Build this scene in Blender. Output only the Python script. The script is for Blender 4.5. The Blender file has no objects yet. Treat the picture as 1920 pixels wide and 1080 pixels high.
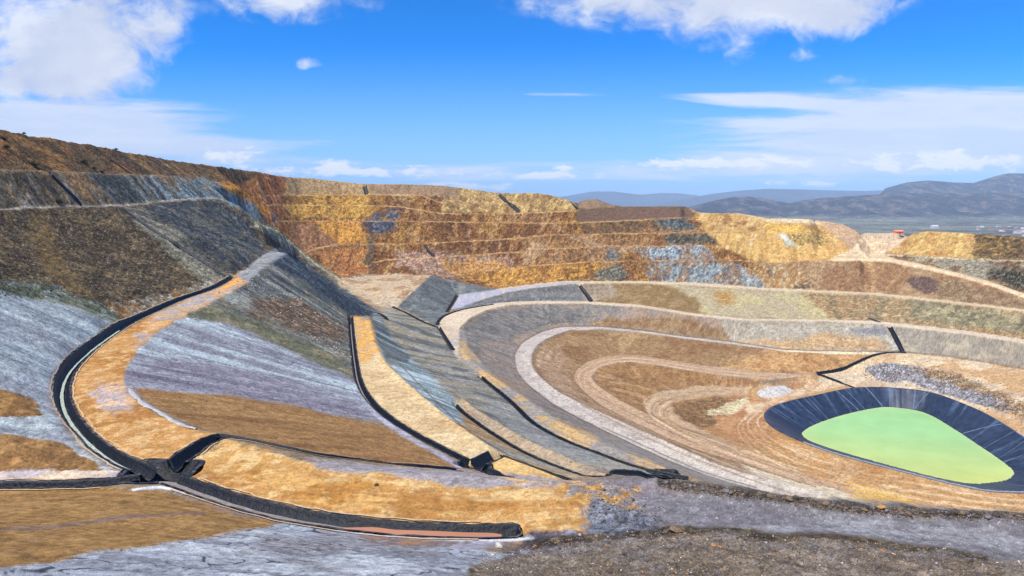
import bpy, math, random
import numpy as np
from mathutils import Vector, geometry

random.seed(7)
RNG = np.random.default_rng(11)

# ------------------------------------------------------------------ camera
FPX, HZ, CX = 1251.0, 378.0, 960.0        # focal length, horizon row and centre column of the 1920 px photograph
scene = bpy.context.scene
cam_data = bpy.data.cameras.new("camera")
cam_data.sensor_width = 36.0
cam_data.lens = 36.0 * FPX / 1920.0
cam_data.shift_y = -(540.0 - HZ) / 1920.0
cam_data.clip_start = 0.5
cam_data.clip_end = 90000.0
cam = bpy.data.objects.new("camera", cam_data)
scene.collection.objects.link(cam)
cam.location = (0, 0, 0)
cam.rotation_euler = (math.radians(90), 0, 0)
scene.camera = cam

# ------------------------------------------------------------------ sun, sky, exposure
SUN_DIR = Vector((-0.33, -0.34, 0.88)).normalized()      # towards the sun: high, from the left
scene.view_settings.view_transform = 'Standard'
scene.view_settings.look = 'None'
scene.view_settings.exposure = 0.30
scene.view_settings.gamma = 1.0
scene.render.resolution_x, scene.render.resolution_y = 1024, 576
scene.cycles.max_bounces = 4
scene.cycles.volume_bounces = 0
scene.cycles.use_denoising = True
scene.cycles.denoising_prefilter = 'NONE'
scene.cycles.denoising_input_passes = 'RGB_ALBEDO_NORMAL'

sun_data = bpy.data.lights.new("sun", 'SUN')
sun_data.energy = 5.0
sun_data.angle = math.radians(0.5)
sun_data.color = (1.0, 0.965, 0.90)
sun = bpy.data.objects.new("sun", sun_data)
scene.collection.objects.link(sun)
sun.rotation_euler = SUN_DIR.to_track_quat('Z', 'Y').to_euler()

world = bpy.data.worlds.new("World")
scene.world = world
world.use_nodes = True
nt = world.node_tree
nt.nodes.clear()
N, L = nt.nodes, nt.links


def node(tree, kind, **kw):
    n = tree.nodes.new(kind)
    for k, v in kw.items():
        if k == 'op':
            n.operation = v
        elif k == 'ins':
            for i, val in v.items():
                n.inputs[i].default_value = val
        else:
            setattr(n, k, v)
    return n


def mth(tree, op, a, b=None, c=None, clamp=False):
    n = tree.nodes.new('ShaderNodeMath')
    n.operation = op
    n.use_clamp = clamp
    for i, v in enumerate((a, b, c)):
        if v is None:
            continue
        if isinstance(v, (int, float)):
            n.inputs[i].default_value = v
        else:
            tree.links.new(v, n.inputs[i])
    return n.outputs[0]


def sstep(tree, v, lo, hi, o0=0.0, o1=1.0):
    n = tree.nodes.new('ShaderNodeMapRange')
    n.interpolation_type = 'SMOOTHSTEP'
    tree.links.new(v, n.inputs[0])
    for i, x in enumerate((lo, hi, o0, o1)):
        n.inputs[i + 1].default_value = x
    return n.outputs[0]


def mixc(tree, fac, a, b, blend='MIX'):
    n = tree.nodes.new('ShaderNodeMix')
    n.data_type = 'RGBA'
    n.blend_type = blend
    for idx, v in ((0, fac), (6, a), (7, b)):
        if isinstance(v, (int, float)):
            n.inputs[idx].default_value = v
        elif isinstance(v, tuple):
            n.inputs[idx].default_value = v if len(v) == 4 else v + (1.0,)
        else:
            tree.links.new(v, n.inputs[idx])
    return n.outputs[2]


def build_world():
    sky = node(nt, 'ShaderNodeTexSky')
    sky.sky_type = 'NISHITA'
    sky.sun_disc = False
    sky.sun_elevation = math.asin(SUN_DIR.z)
    sky.sun_rotation = math.atan2(SUN_DIR.x, SUN_DIR.y)
    sky.altitude = 3500.0
    sky.air_density = 1.0
    sky.dust_density = 0.2
    sky.ozone_density = 3.0
    tc = node(nt, 'ShaderNodeTexCoord')
    sep = node(nt, 'ShaderNodeSeparateXYZ')
    L.new(tc.outputs['Generated'], sep.inputs[0])
    yy = mth(nt, 'MAXIMUM', sep.outputs[1], 0.05)
    u = mth(nt, 'DIVIDE', sep.outputs[0], yy)
    v = mth(nt, 'DIVIDE', sep.outputs[2], yy)

    def fbm(su, sv, off, detail, rough, dist=0.0):
        cb = node(nt, 'ShaderNodeCombineXYZ')
        L.new(mth(nt, 'MULTIPLY', u, su), cb.inputs[0])
        L.new(mth(nt, 'MULTIPLY', v, sv), cb.inputs[1])
        cb.inputs[2].default_value = off
        n = node(nt, 'ShaderNodeTexNoise')
        n.noise_dimensions = '3D'
        n.inputs['Scale'].default_value = 1.0
        n.inputs['Detail'].default_value = detail
        n.inputs['Roughness'].default_value = rough
        n.inputs['Distortion'].default_value = dist
        L.new(cb.outputs[0], n.inputs['Vector'])
        return n.outputs[0]

    def blob(px, py, rx, ry, amp, ang=0.0, sharp=1.0):
        cu, cv = (px - CX) / FPX, (HZ - py) / FPX
        du = mth(nt, 'SUBTRACT', u, cu)
        dv = mth(nt, 'SUBTRACT', v, cv)
        ca, sa = math.cos(ang), math.sin(ang)
        a = mth(nt, 'ADD', mth(nt, 'MULTIPLY', du, ca), mth(nt, 'MULTIPLY', dv, sa))
        b = mth(nt, 'SUBTRACT', mth(nt, 'MULTIPLY', dv, ca), mth(nt, 'MULTIPLY', du, sa))
        a = mth(nt, 'MULTIPLY', a, FPX / rx)
        b = mth(nt, 'MULTIPLY', b, FPX / ry)
        r2 = mth(nt, 'ADD', mth(nt, 'MULTIPLY', a, a), mth(nt, 'MULTIPLY', b, b))
        if sharp != 1.0:
            r2 = mth(nt, 'POWER', r2, sharp)
        g = mth(nt, 'EXPONENT', mth(nt, 'MULTIPLY', r2, -1.0))
        return mth(nt, 'MULTIPLY', g, amp)

    def summed(bl):
        s = bl[0]
        for x in bl[1:]:
            s = mth(nt, 'ADD', s, x)
        return s

    # cumulus: broken, detailed edges
    nz = fbm(5.0, 7.0, 1.3, 12.0, 0.60, 0.3)
    nb = fbm(17.0, 24.0, 4.4, 10.0, 0.62, 0.6)
    cum = summed([
        blob(30, 50, 190, 100, .44), blob(200, 40, 120, 100, .42), blob(150, 110, 90, 60, .30),
        blob(310, 40, 36, 60, .30), blob(50, 150, 130, 44, .44), blob(270, 90, 60, 50, .14),
        blob(560, -4, 120, 40, .60), blob(570, 121, 15, 11, .27), blob(585, 112, 20, 8, .22), blob(596, 122, 14, 5, .18),
        blob(1260, -20, 250, 62, .62), blob(1300, 60, 70, 40, .40), blob(1480, 0, 170, 44, .55),
        blob(1550, 35, 70, 40, .44), blob(1375, 90, 42, 34, .34), blob(1500, 105, 40, 14, .24),
        blob(1590, 150, 44, 12, .34)])
    t = mth(nt, 'ADD', cum, mth(nt, 'MULTIPLY', mth(nt, 'SUBTRACT', nz, 0.5), 1.5))
    t = mth(nt, 'ADD', t, mth(nt, 'MULTIPLY', mth(nt, 'SUBTRACT', nb, 0.5), 0.85))
    t = mth(nt, 'MULTIPLY', t, sstep(nt, cum, 0.02, 0.16))
    c1 = sstep(nt, t, 0.05, 0.58, 0.0, .95)
    # thin layered cloud: stretched along the horizon
    nz2 = fbm(2.6, 24.0, 7.7, 10.0, 0.6, 0.25)
    lay = summed([
        blob(60, 232, 340, 38, .95), blob(250, 272, 280, 18, .60), blob(430, 294, 150, 16, .42),
        blob(1900, 225, 320, 50, .80, -0.05), blob(1680, 262, 360, 30, .62), blob(1560, 198, 250, 9, .44, -0.06),
        blob(1380, 230, 160, 9, .26), blob(1430, 186, 90, 10, .30), blob(1060, 176, 80, 5, .30),
        blob(640, 320, 280, 18, .30), blob(1250, 320, 520, 22, .22), blob(1800, 310, 340, 32, .42)])
    t2 = mth(nt, 'ADD', lay, mth(nt, 'MULTIPLY', mth(nt, 'SUBTRACT', nz2, 0.5), 1.5))
    t2 = mth(nt, 'MULTIPLY', t2, sstep(nt, lay, 0.01, 0.14))
    c2 = sstep(nt, t2, 0.10, 0.50, 0.0, 0.84)
    # small horizon cumulus
    nz3 = fbm(24.0, 60.0, 3.1, 9.0, 0.62, 0.5)
    low = summed([
        blob(640, 308, 40, 10, .6), blob(560, 322, 120, 10, .40), blob(780, 322, 120, 10, .40),
        blob(430, 290, 80, 14, .44), blob(1060, 313, 26, 6, .42), blob(1250, 308, 110, 10, .5),
        blob(1430, 304, 120, 12, .42), blob(1500, 345, 120, 6, .36), blob(1790, 304, 200, 20, .46),
        blob(880, 350, 80, 8, .42), blob(1000, 330, 120, 9, .34)])
    t3 = mth(nt, 'ADD', low, mth(nt, 'MULTIPLY', mth(nt, 'SUBTRACT', nz3, 0.5), 1.7))
    t3 = mth(nt, 'MULTIPLY', t3, sstep(nt, low, 0.02, 0.12))
    c3 = sstep(nt, t3, 0.16, 0.46, 0.0, 0.92)
    # blue sky: the sky texture, deepened, paling to the horizon as thin air thickens
    tint = mixc(nt, 1.0, sky.outputs[0], SKY_TINT, 'MULTIPLY')
    pale = sstep(nt, v, -0.05, 0.25, 1.0, 0.0)
    bl = mixc(nt, mth(nt, 'MULTIPLY', pale, 0.88), tint, (5.0, 6.6, 9.8))
    # cloud body: brighter tops, soft grey-violet bellies
    shade = fbm(6.0, 10.0, 9.2, 8.0, 0.6)
    mott = mth(nt, 'ADD', mth(nt, 'MULTIPLY', shade, .7), mth(nt, 'MULTIPLY', nb, .3))
    body = mixc(nt, sstep(nt, mott, 0.38, 0.62), (5.9, 6.6, 8.4), (8.6, 9.0, 9.9))
    body = mixc(nt, sstep(nt, t, 0.45, 0.95, 0, .75), body, (6.6, 7.1, 8.6))
    c = mixc(nt, c2, bl, mixc(nt, sstep(nt, nz2, .42, .62), (7.0, 7.8, 9.4), (8.1, 8.6, 9.8)))
    c = mixc(nt, c3, c, (9.6, 9.9, 10.5))
    c = mixc(nt, c1, c, body)
    bg = node(nt, 'ShaderNodeBackground')
    bg.inputs['Strength'].default_value = 0.085
    L.new(c, bg.inputs['Color'])
    out = node(nt, 'ShaderNodeOutputWorld')
    L.new(bg.outputs[0], out.inputs['Surface'])


HAZE = 7.0e-5
SKY_TINT = (0.16, 1.22, 2.25, 1.0)
build_world()

# ------------------------------------------------------------------ helpers


def px2w(x, y=None, h=None, D=None):
    """photograph pixel + depth below the camera (h) or distance (D) -> a point of the place"""
    if D is None:
        D = h * FPX / (y - HZ)
    if h is None:
        h = D * (y - HZ) / FPX
    return ((x - CX) / FPX * D, D, -h)


def catmull(P, per=8):
    P = np.asarray(P, float)
    if len(P) < 3:
        t = np.linspace(0, 1, per + 1)[:, None]
        return P[0] * (1 - t) + P[-1] * t
    Q = np.vstack([2 * P[0] - P[1], P, 2 * P[-1] - P[-2]])
    out = []
    for i in range(1, len(Q) - 2):
        p0, p1, p2, p3 = Q[i - 1], Q[i], Q[i + 1], Q[i + 2]
        d = max(np.linalg.norm(p2 - p1), 1e-6)
        m1 = (p2 - p0) * d / max(np.linalg.norm(p2 - p1) + np.linalg.norm(p1 - p0), 1e-6)
        m2 = (p3 - p1) * d / max(np.linalg.norm(p3 - p2) + np.linalg.norm(p2 - p1), 1e-6)
        t = (np.arange(per) / per)[:, None]
        out.append((2 * t**3 - 3 * t**2 + 1) * p1 + (t**3 - 2 * t**2 + t) * m1 + (-2 * t**3 + 3 * t**2) * p2 + (t**3 - t**2) * m2)
    out.append(Q[-2][None])
    return np.vstack(out)


def resample(P, step):
    P = np.asarray(P, float)
    d = np.r_[0, np.cumsum(np.linalg.norm(np.diff(P, axis=0), axis=1))]
    n = max(2, int(d[-1] / step) + 1)
    t = np.linspace(0, d[-1], n)
    return np.stack([np.interp(t, d, P[:, k]) for k in range(P.shape[1])], 1)


_perm = RNG.permutation(65536)
_val = RNG.random(65536).astype(np.float32)


def vnoise(x, y, seed=0):
    xi = np.floor(x).astype(np.int64)
    yi = np.floor(y).astype(np.int64)
    fx = (x - xi).astype(np.float32)
    fy = (y - yi).astype(np.float32)
    fx = fx * fx * (3 - 2 * fx)
    fy = fy * fy * (3 - 2 * fy)

    def hsh(a, b):
        return _val[_perm[(a * 73 + b * 6151 + seed * 977 + (a * b) % 8191) & 65535]]
    a = hsh(xi, yi)
    b = hsh(xi + 1, yi)
    c = hsh(xi, yi + 1)
    d = hsh(xi + 1, yi + 1)
    return (a * (1 - fx) + b * fx) * (1 - fy) + (c * (1 - fx) + d * fx) * fy


def fbm2(x, y, octv=4, seed=0, rough=0.55):
    s, a, n = 0, 1.0, 0
    for o in range(octv):
        ca, sa = math.cos(o * 1.1), math.sin(o * 1.1)
        s = s + a * vnoise((x * ca - y * sa) * 2**o + 17.3 * o, (x * sa + y * ca) * 2**o - 9.1 * o, seed + o)
        n += a
        a *= rough
    return s / n


def smooth01(x, lo, hi):
    t = np.clip((x - lo) / (hi - lo), 0, 1)
    return t * t * (3 - 2 * t)


# ------------------------------------------------------------------ survey lines of the pit (photo pixels + depth below camera)
PTS = []


def addw(P, step=3.0):
    R = resample(P, step)
    PTS.append(R)
    return R


def line(pts, step=3.0, per=8):
    """pts: (px, py, h); returned as a smooth world polyline and added to the survey"""
    S = catmull(pts, per)
    W = np.array([px2w(a, b, c) for a, b, c in S])
    return addw(W, step)


def ipl(table, x):
    t = np.array(table, float)
    return np.interp(x, t[:, 0], t[:, 1])


# foot of the camera hill (the slope the picture is taken from)
for D, h in ((0, 7), (8, 10.0), (18, 14.3), (28, 17.6)):
    for X in range(-60, 80, 6):
        PTS.append(np.array([[X, D, -(h + 0.02 * abs(X) * (X > 0) - 0.12 * max(0, -X - 10))]]))
line([(-150, 1080, 18.0), (0, 1080, 20), (250, 1080, 21), (500, 1080, 22), (900, 1080, 24.6), (1300, 1080, 26), (1920, 1080, 27), (2150, 1080, 27.3)])
line([(0, 1000, 24.6), (250, 990, 25.6), (500, 1010, 25.8), (700, 1025, 26.7), (900, 1030, 27.6)])
# toe of that slope = near lip of the lower ditch, and the bench in front of it
line([(-200, 935, 30), (0, 925, 30), (150, 922, 30), (260, 918, 30), (330, 928, 30), (420, 952, 30), (520, 980, 30), (640, 1000, 30), (760, 1012, 30), (900, 1018, 30), (990, 1012, 30)])
line([(1000, 1030, 29.2), (1150, 1022, 29.2), (1300, 1008, 29), (1450, 1015, 29.1), (1600, 1008, 29), (1750, 1030, 29.2), (1920, 1060, 29.2), (2100, 1085, 29)])
line([(1000, 1052, 27.6), (1250, 1032, 27.8), (1500, 1034, 27.8), (1700, 1045, 27.9), (1850, 1068, 27.8)])
line([(1010, 985, 30), (1100, 1000, 30), (1250, 985, 30), (1400, 990, 30), (1600, 985, 30), (1800, 1000, 30), (1950, 1025, 30), (2150, 1050, 30)])

# bench one: inner ditch line (toe of the upper-left slope)
D1 = [(438, 519, 26.6), (400, 541, 27.6), (340, 562, 28.6), (290, 584, 29.2), (240, 607, 29.6), (200, 633, 29.8), (160, 664, 30), (130, 697, 30),
      (119, 730, 30), (125, 765, 30), (150, 803, 30), (190, 840, 30), (235, 868, 30), (275, 888, 30)]
line(D1)
line([(438, 519, 26.6), (465, 500, 25), (492, 480, 23.3), (518, 466, 22)])
line([(462, 528, 26.8), (480, 512, 25.4), (505, 492, 24.0), (535, 474, 22.6)])
# its outer crest
line([(462, 528, 26.8), (405, 562, 28.2), (345, 592, 29.2), (290, 625, 29.8), (252, 662, 30), (234, 700, 30), (240, 735, 30), (290, 775, 30), (365, 806, 30), (412, 815, 30)])
# left arm of the junction: level floor
line([(-200, 912, 30), (0, 908, 30), (100, 906, 30), (200, 902, 30), (245, 896, 30)])
line([(-200, 890, 29.8), (0, 886, 29.8), (120, 884, 29.8), (215, 880, 29.9)])
# bench one foreground crest (edge of the ochre platform)
line([(430, 826, 30), (560, 862, 30), (680, 880, 30), (800, 888, 30), (900, 893, 30), (1000, 897, 30), (1100, 897, 30), (1180, 896, 30), (1240, 898, 30)])
EDGE = [(1240, 897), (1300, 905), (1400, 918), (1500, 932), (1600, 944), (1700, 951), (1800, 956), (1920, 962), (2050, 968), (2250, 980)]
line([(x, y, 29.1) for x, y in EDGE], 1.5)
line([(x, y + 22, 30) for x, y in EDGE], 2.0)
for dd, dh in ((12, 9.5), (30, 20), (55, 33), (85, 44)):
    W = []
    for x, y in EDGE:
        X, Y, Z = px2w(x, y, 29.1)
        k = (Y + dd) / Y
        W.append((X * (1 + .25 * (k - 1)) + dd * .10, Y + dd, Z - dh))
    if dd < 60:
        addw(np.array(W), 5)
# thin outer ditch falling from bench one to the sump
D1B = [(412, 815, 30), (450, 820, 30.3), (520, 835, 31), (600, 853, 32.5), (680, 862, 34.5), (760, 873, 37.5), (820, 880, 40), (868, 883, 42.5)]
line(D1B)
# upper-left slope above bench one
line([(0, 730, 26.9), (60, 770, 27.6), (100, 800, 28.4)], 6)
line([(-150, 800, 25.0), (0, 800, 27.7)], 6)
for P in ((0, 650, 24.2), (100, 650, 26.9), (0, 540, 18.4), (100, 560, 22.0), (200, 560, 25.2), (0, 460, 11.4), (120, 470, 15.0), (250, 480, 18.2), (350, 480, 19.6), (-150, 600, 19), (-150, 460, 9.5), (300, 430, 9.8), (400, 450, 14.5)):
    PTS.append(np.array([px2w(*P)]))
# bench nought (thin line under the upper strip)
B0 = [(-250, 397, 170), (-120, 394, 182), (0, 392, 196), (110, 388.5, 225), (225, 386, 258), (330, 376.5, 310), (400, 372.5, 345), (440, 381, 352), (470, 402, 352), (490, 420, 352)]
for off in (0, 3.0):
    S = catmull([(a, b, c) for a, b, c in B0])
    W = np.array([px2w(a, b, D=c) for a, b, c in S])
    W[:, 0] -= off * .8
    W[:, 1] += off * .55
    addw(W)
S = catmull([(-250, 312, 182), (0, 318, 212), (110, 322, 241), (200, 325, 272), (290, 329, 315), (360, 332, 360)])
for off in (0, 3.0):
    W = np.array([px2w(a, b, D=c) for a, b, c in S])
    W[:, 0] -= off * .8
    W[:, 1] += off * .55
    addw(W)
SKYL = [(-250, 215, 215), (-60, 238, 232), (0, 243, 245), (60, 254, 262), (120, 262, 278), (200, 278, 305), (300, 296, 360), (400, 311, 412), (462, 318, 448)]
S = catmull(SKYL)
W = np.array([px2w(a, b, D=c) for a, b, c in S])
addw(W, 4)
for back, drop in ((14, 4), (60, 22), (200, 60)):
    V = W.copy()
    V[:, 0] -= back * .75
    V[:, 1] += back * .65
    V[:, 2] -= drop
    addw(V, 12)

# bench two: inner ditch, outer crest
D2 = [(655, 592, 47), (661, 640, 47), (666, 680, 46.8), (672, 715, 46.4), (690, 748, 46), (730, 785, 45.4), (790, 822, 44.8), (840, 850, 44.4), (872, 867, 44)]
line(D2)
line([(690, 592, 47), (702, 640, 47), (722, 682, 46.8), (765, 722, 46.2), (805, 757, 45.6), (855, 797, 45), (900, 830, 44.4), (940, 853, 44.2), (1000, 876, 44.2), (1070, 900, 44.2)])
line([(872, 867, 44), (890, 872, 43.8), (950, 893, 43.6)], 2)
# nose of the spur: hidden back side
for P in ((-125, 345, -27), (-140, 362, -30), (-100, 318, -36), (-66, 318, -55), (-75, 345, -54), (-95, 355, -50), (-120, 372, -46), (-150, 378, -38)):
    PTS.append(np.array([P], float))
line([(722, 617, 51), (738, 640, 52), (765, 667, 53), (800, 700, 53)])
for P in ((780, 630, 55.5), (800, 660, 56), (840, 700, 56.5)):
    PTS.append(np.array([px2w(*P)]))
# bench three
D3 = [(852, 757, 52), (868, 774, 52), (920, 812, 52), (980, 848, 52), (1040, 874, 52), (1100, 893, 51.5), (1135, 893, 51)]
line(D3)
line([(866, 748, 52), (885, 765, 52), (935, 797, 52), (1000, 833, 52), (1065, 862, 51.8), (1140, 886, 51.5), (1165, 889, 51.2)])
line([(1145, 889, 51), (1190, 892, 50.4), (1245, 896, 50)])
# ditch four / road B along the near side
D4 = [(850, 655, 59), (862, 676, 59), (900, 706, 59), (960, 756, 59), (1000, 794, 59), (1060, 827, 59), (1120, 850, 59), (1180, 872, 59), (1240, 888, 59)]
line(D4)
line([(822, 612, 59), (835, 632, 59), (850, 655, 59)])
line([(862, 617, 59), (861, 645, 59), (882, 673, 59), (922, 704, 59), (970, 737, 59), (1022, 773, 59), (1075, 804, 59), (1150, 840, 59), (1250, 878, 59), (1330, 903, 59), (1400, 925, 59)])
# tan mound, grey cone
line([(732, 574, 57), (760, 586, 57.6), (790, 602, 58.4), (815, 613, 59)])
line([(745, 572, 56), (760, 558, 53.4), (785, 538, 50), (805, 519, 47.5)])
line([(640, 521, 50), (700, 516, 48.2), (760, 515.5, 47.0), (805, 518.5, 47.3)])
line([(700, 570, 55.5), (730, 570, 56), (745, 572, 56)])
line([(660, 545, 52), (720, 545, 51.5), (770, 545, 50)])
line([(805, 519, 47.5), (840, 528, 51), (880, 538.5, 54.4), (930, 542, 55.6)])
line([(826, 598, 59), (845, 575, 58.4), (860, 553, 58.4)])
# road C
CT = [(860, 553), (935, 542), (1000, 534), (1060, 528), (1180, 528), (1285, 530), (1440, 541), (1640, 550), (1700, 556), (1920, 581), (2150, 610)]
CC = [(868, 574), (912, 560), (950, 549), (1000, 541), (1070, 533), (1180, 531.5), (1285, 534), (1440, 545), (1640, 554), (1700, 560), (1920, 586), (2150, 616)]


def hC(x):
    return ipl([(845, 59), (868, 58.2), (912, 56.5), (950, 54.2), (1000, 52.3), (1065, 50), (2200, 50)], x)


line([(x, y, hC(x)) for x, y in CT])
line([(x, y, hC(x)) for x, y in CC])
# road B
BT = [(822, 606), (832, 592), (870, 580), (925, 570), (960, 566.5), (1020, 565), (1100, 565.5), (1200, 572), (1300, 588), (1400, 598.5), (1550, 599), (1650, 603), (1715, 610), (1820, 622), (1920, 637), (2150, 672)]
BC = [(862, 617), (882, 597), (912, 583), (950, 573.5), (1000, 571), (1100, 571), (1200, 577.5), (1300, 593.5), (1400, 603), (1550, 605), (1660, 611), (1715, 618), (1820, 630), (1920, 646), (2150, 684)]
line([(x, y, 59) for x, y in BT])
line([(x, y, 59) for x, y in BC])
# road A
AT = [(1480, 932), (1400, 914), (1312, 887), (1250, 862), (1140, 811), (1048, 764), (1020, 745), (985, 717), (968, 692), (965, 665), (980, 642), (1015, 622), (1055, 612.5), (1125, 612), (1200, 619), (1290, 631), (1375, 641), (1475, 655), (1560, 658), (1640, 659), (1700, 661), (1790, 670), (1920, 692), (2150, 735)]
AC = [(1560, 932), (1475, 911), (1425, 897), (1350, 874), (1275, 841), (1207, 811), (1112, 768), (1050, 737), (1012, 707), (1000, 690), (997, 670), (1007, 650), (1032, 634), (1072, 619.5), (1125, 617.5), (1200, 624.5), (1290, 637), (1375, 647), (1475, 661), (1540, 664)]
line([(x, y, 68) for x, y in AT])
line([(x, y, 68) for x, y in AC])
# pit floor: first and second inner lanes, flats
L1 = [(1640, 930), (1500, 905), (1400, 872), (1290, 838), (1190, 793), (1125, 759), (1092, 732), (1076, 710), (1080, 694), (1100, 679), (1130, 669), (1162, 665), (1200, 666.5), (1300, 683), (1425, 698), (1530, 703)]
L1C = [(1500, 893), (1400, 860), (1300, 815), (1215, 778), (1160, 750), (1120, 724), (1108, 708), (1122, 691), (1170, 676), (1250, 689), (1350, 705), (1440, 713)]
line([(x, y, 73.5) for x, y in L1])
line([(x, y, 73.7) for x, y in L1C])
line([(x, y, 77.0) for x, y in [(1420, 850), (1340, 820), (1260, 795), (1215, 770), (1206, 752), (1225, 737), (1250, 729), (1312, 724), (1412, 726)]])
line([(x, y, 77.3) for x, y in [(1400, 825), (1330, 800), (1280, 780), (1250, 762), (1275, 750), (1340, 745), (1400, 742)]])
line([(1690, 668, 68.4), (1640, 672, 69.8), (1590, 693, 73.3), (1530, 702, 74)])
line([(1640, 690, 72.3), (1720, 690, 71.5), (1800, 702, 71.5), (1880, 722, 71.5), (2000, 760, 71.5)])
line([(1640, 705, 75.0), (1700, 716, 76.2), (1760, 728, 76.6), (1840, 762, 77), (1920, 790, 76.4)])
line([(1480, 735, 77.4), (1560, 722, 77.4), (1600, 716, 77)])
line([(1500, 915, 77.5), (1600, 928, 78), (1750, 950, 78.5), (1920, 958, 78.5), (2100, 960, 78.5)])
line([(1380, 855, 77.6), (1450, 885, 77.8), (1560, 912, 78)])

# pond
RIM = [(1438, 779), (1450, 765), (1485, 753), (1530, 743), (1590, 730), (1625, 727.5), (1665, 728), (1740, 736), (1790, 752), (1850, 779), (1920, 823), (2010, 880), (2030, 905), (1990, 922), (1920, 922), (1850, 919), (1780, 905), (1700, 885), (1600, 859), (1530, 837), (1470, 811), (1446, 795)]
WAT = [(1502, 811), (1530, 794), (1590, 775), (1650, 763.5), (1680, 764), (1735, 774), (1790, 804), (1840, 837), (1890, 872), (1905, 888), (1893, 901), (1850, 908), (1810, 907), (1750, 895), (1680, 877), (1600, 855), (1530, 833), (1506, 820)]


def closed(P, per=10):
    P = np.array(P, float)
    n = len(P)
    Q = np.vstack([P[-3:], P, P[:3]])
    S = catmull(Q, per)
    return S[3 * per:(3 + n) * per]


def ring(P, h, C=None, n=220):
    W = np.array([px2w(a, b, h) for a, b in closed(P)])
    return W


RW = ring(RIM, 78.0)
WW = ring(WAT, 84.0)
PC = WW[:, :2].mean(0)


def by_angle(W, th):
    """radius of a star-shaped ring about PC at angles th"""
    a = np.arctan2(W[:, 1] - PC[1], W[:, 0] - PC[0])
    r = np.hypot(W[:, 0] - PC[0], W[:, 1] - PC[1])
    o = np.argsort(a)
    a, r = a[o], r[o]
    a = np.r_[a - 2 * math.pi, a, a + 2 * math.pi]
    r = np.r_[r, r, r]
    return np.interp(th, a, r)


NTH = 300
TH = np.linspace(-math.pi, math.pi, NTH, endpoint=False)
R_rim = by_angle(RW, TH)
R_wat = np.minimum(by_angle(WW, TH), R_rim - 5.0)


def pond_ring(k, dz=0.0):
    """k=0 rim, k=1 waterline, k>1 under water"""
    r = R_rim + (R_wat - R_rim) * k
    return np.stack([PC[0] + r * np.cos(TH), PC[1] + r * np.sin(TH), np.full(NTH, -78.0 - 6.0 * k) + dz], 1)


for k in (-0.12, 0, 0.5, 1.0, 1.3):
    R = pond_ring(max(k, 0))
    if k < 0:
        r = R_rim + 1.6
        R = np.stack([PC[0] + r * np.cos(TH), PC[1] + r * np.sin(TH), np.full(NTH, -78.0)], 1)
    PTS.append(R[::2])
PTS.append(np.array([[PC[0], PC[1], -86.5]]))

# far wall: benches found by walking up from the road at the wall's foot
TOE = [(470, 520), (560, 520), (640, 521), (700, 516), (760, 515), (805, 518), (840, 528), (880, 540), (935, 542)] + CT[2:]
DTOE = [(470, 398), (500, 412), (530, 423), (560, 433), (640, 441), (700, 440), (805, 438), (880, 437), (950, 432), (1000, 425), (1060, 417.5), (1180, 417), (1285, 411), (1440, 384), (1640, 363.7), (1700, 351.4), (1920, 308), (2150, 269.6)]
WL = [
    ([(842, 512), (960, 501), (1085, 491.5), (1175, 489), (1335, 488), (1400, 488), (1455, 494), (1510, 489), (1565, 486), (1640, 483), (1665, 485), (1740, 500), (1850, 528), (1920, 552), (2150, 625)], .95, 3.2),
    ([(700, 490), (730, 486), (815, 482), (960, 472), (1020, 467), (1140, 461), (1335, 460), (1385, 452), (1435, 448), (1470, 446)], .8, 3.0),
    ([(560, 480), (590, 465), (642, 458), (790, 455), (960, 446.5), (1020, 440), (1100, 438.5), (1235, 436), (1320, 435), (1380, 434), (1440, 437), (1525, 436)], .8, 3.0),
    ([(517, 414.5), (742, 414), (900, 416), (1020, 417), (1100, 416), (1200, 411), (1283, 407)], .8, 2.6),
    ([(500, 384), (740, 386), (830, 399), (960, 399), (1085, 394)], .8, 2.4),
    ([(500, 366), (700, 365), (790, 366), (830, 379), (955, 380), (1000, 377)], .8, 2.4)]
SKY2 = [(470, 319), (500, 325), (530, 331), (580, 333.5), (640, 340), (680, 344.5), (760, 345), (830, 347.5), (870, 353), (900, 357), (950, 362.5), (1010, 361.5), (1050, 370), (1070, 376), (1085, 393), (1150, 387), (1285, 387), (1310, 398),
        (1350, 400), (1380, 398.5), (1440, 409), (1527, 411), (1580, 420), (1605, 431), (1616, 445), (1618, 470)]
JR = [(1690, 473), (1765, 482), (1915, 487.5), (2150, 495)]
SKR = [(1690, 449), (1715, 437.5), (1740, 433), (1850, 440), (1920, 446), (2150, 458)]
SAD = []
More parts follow.
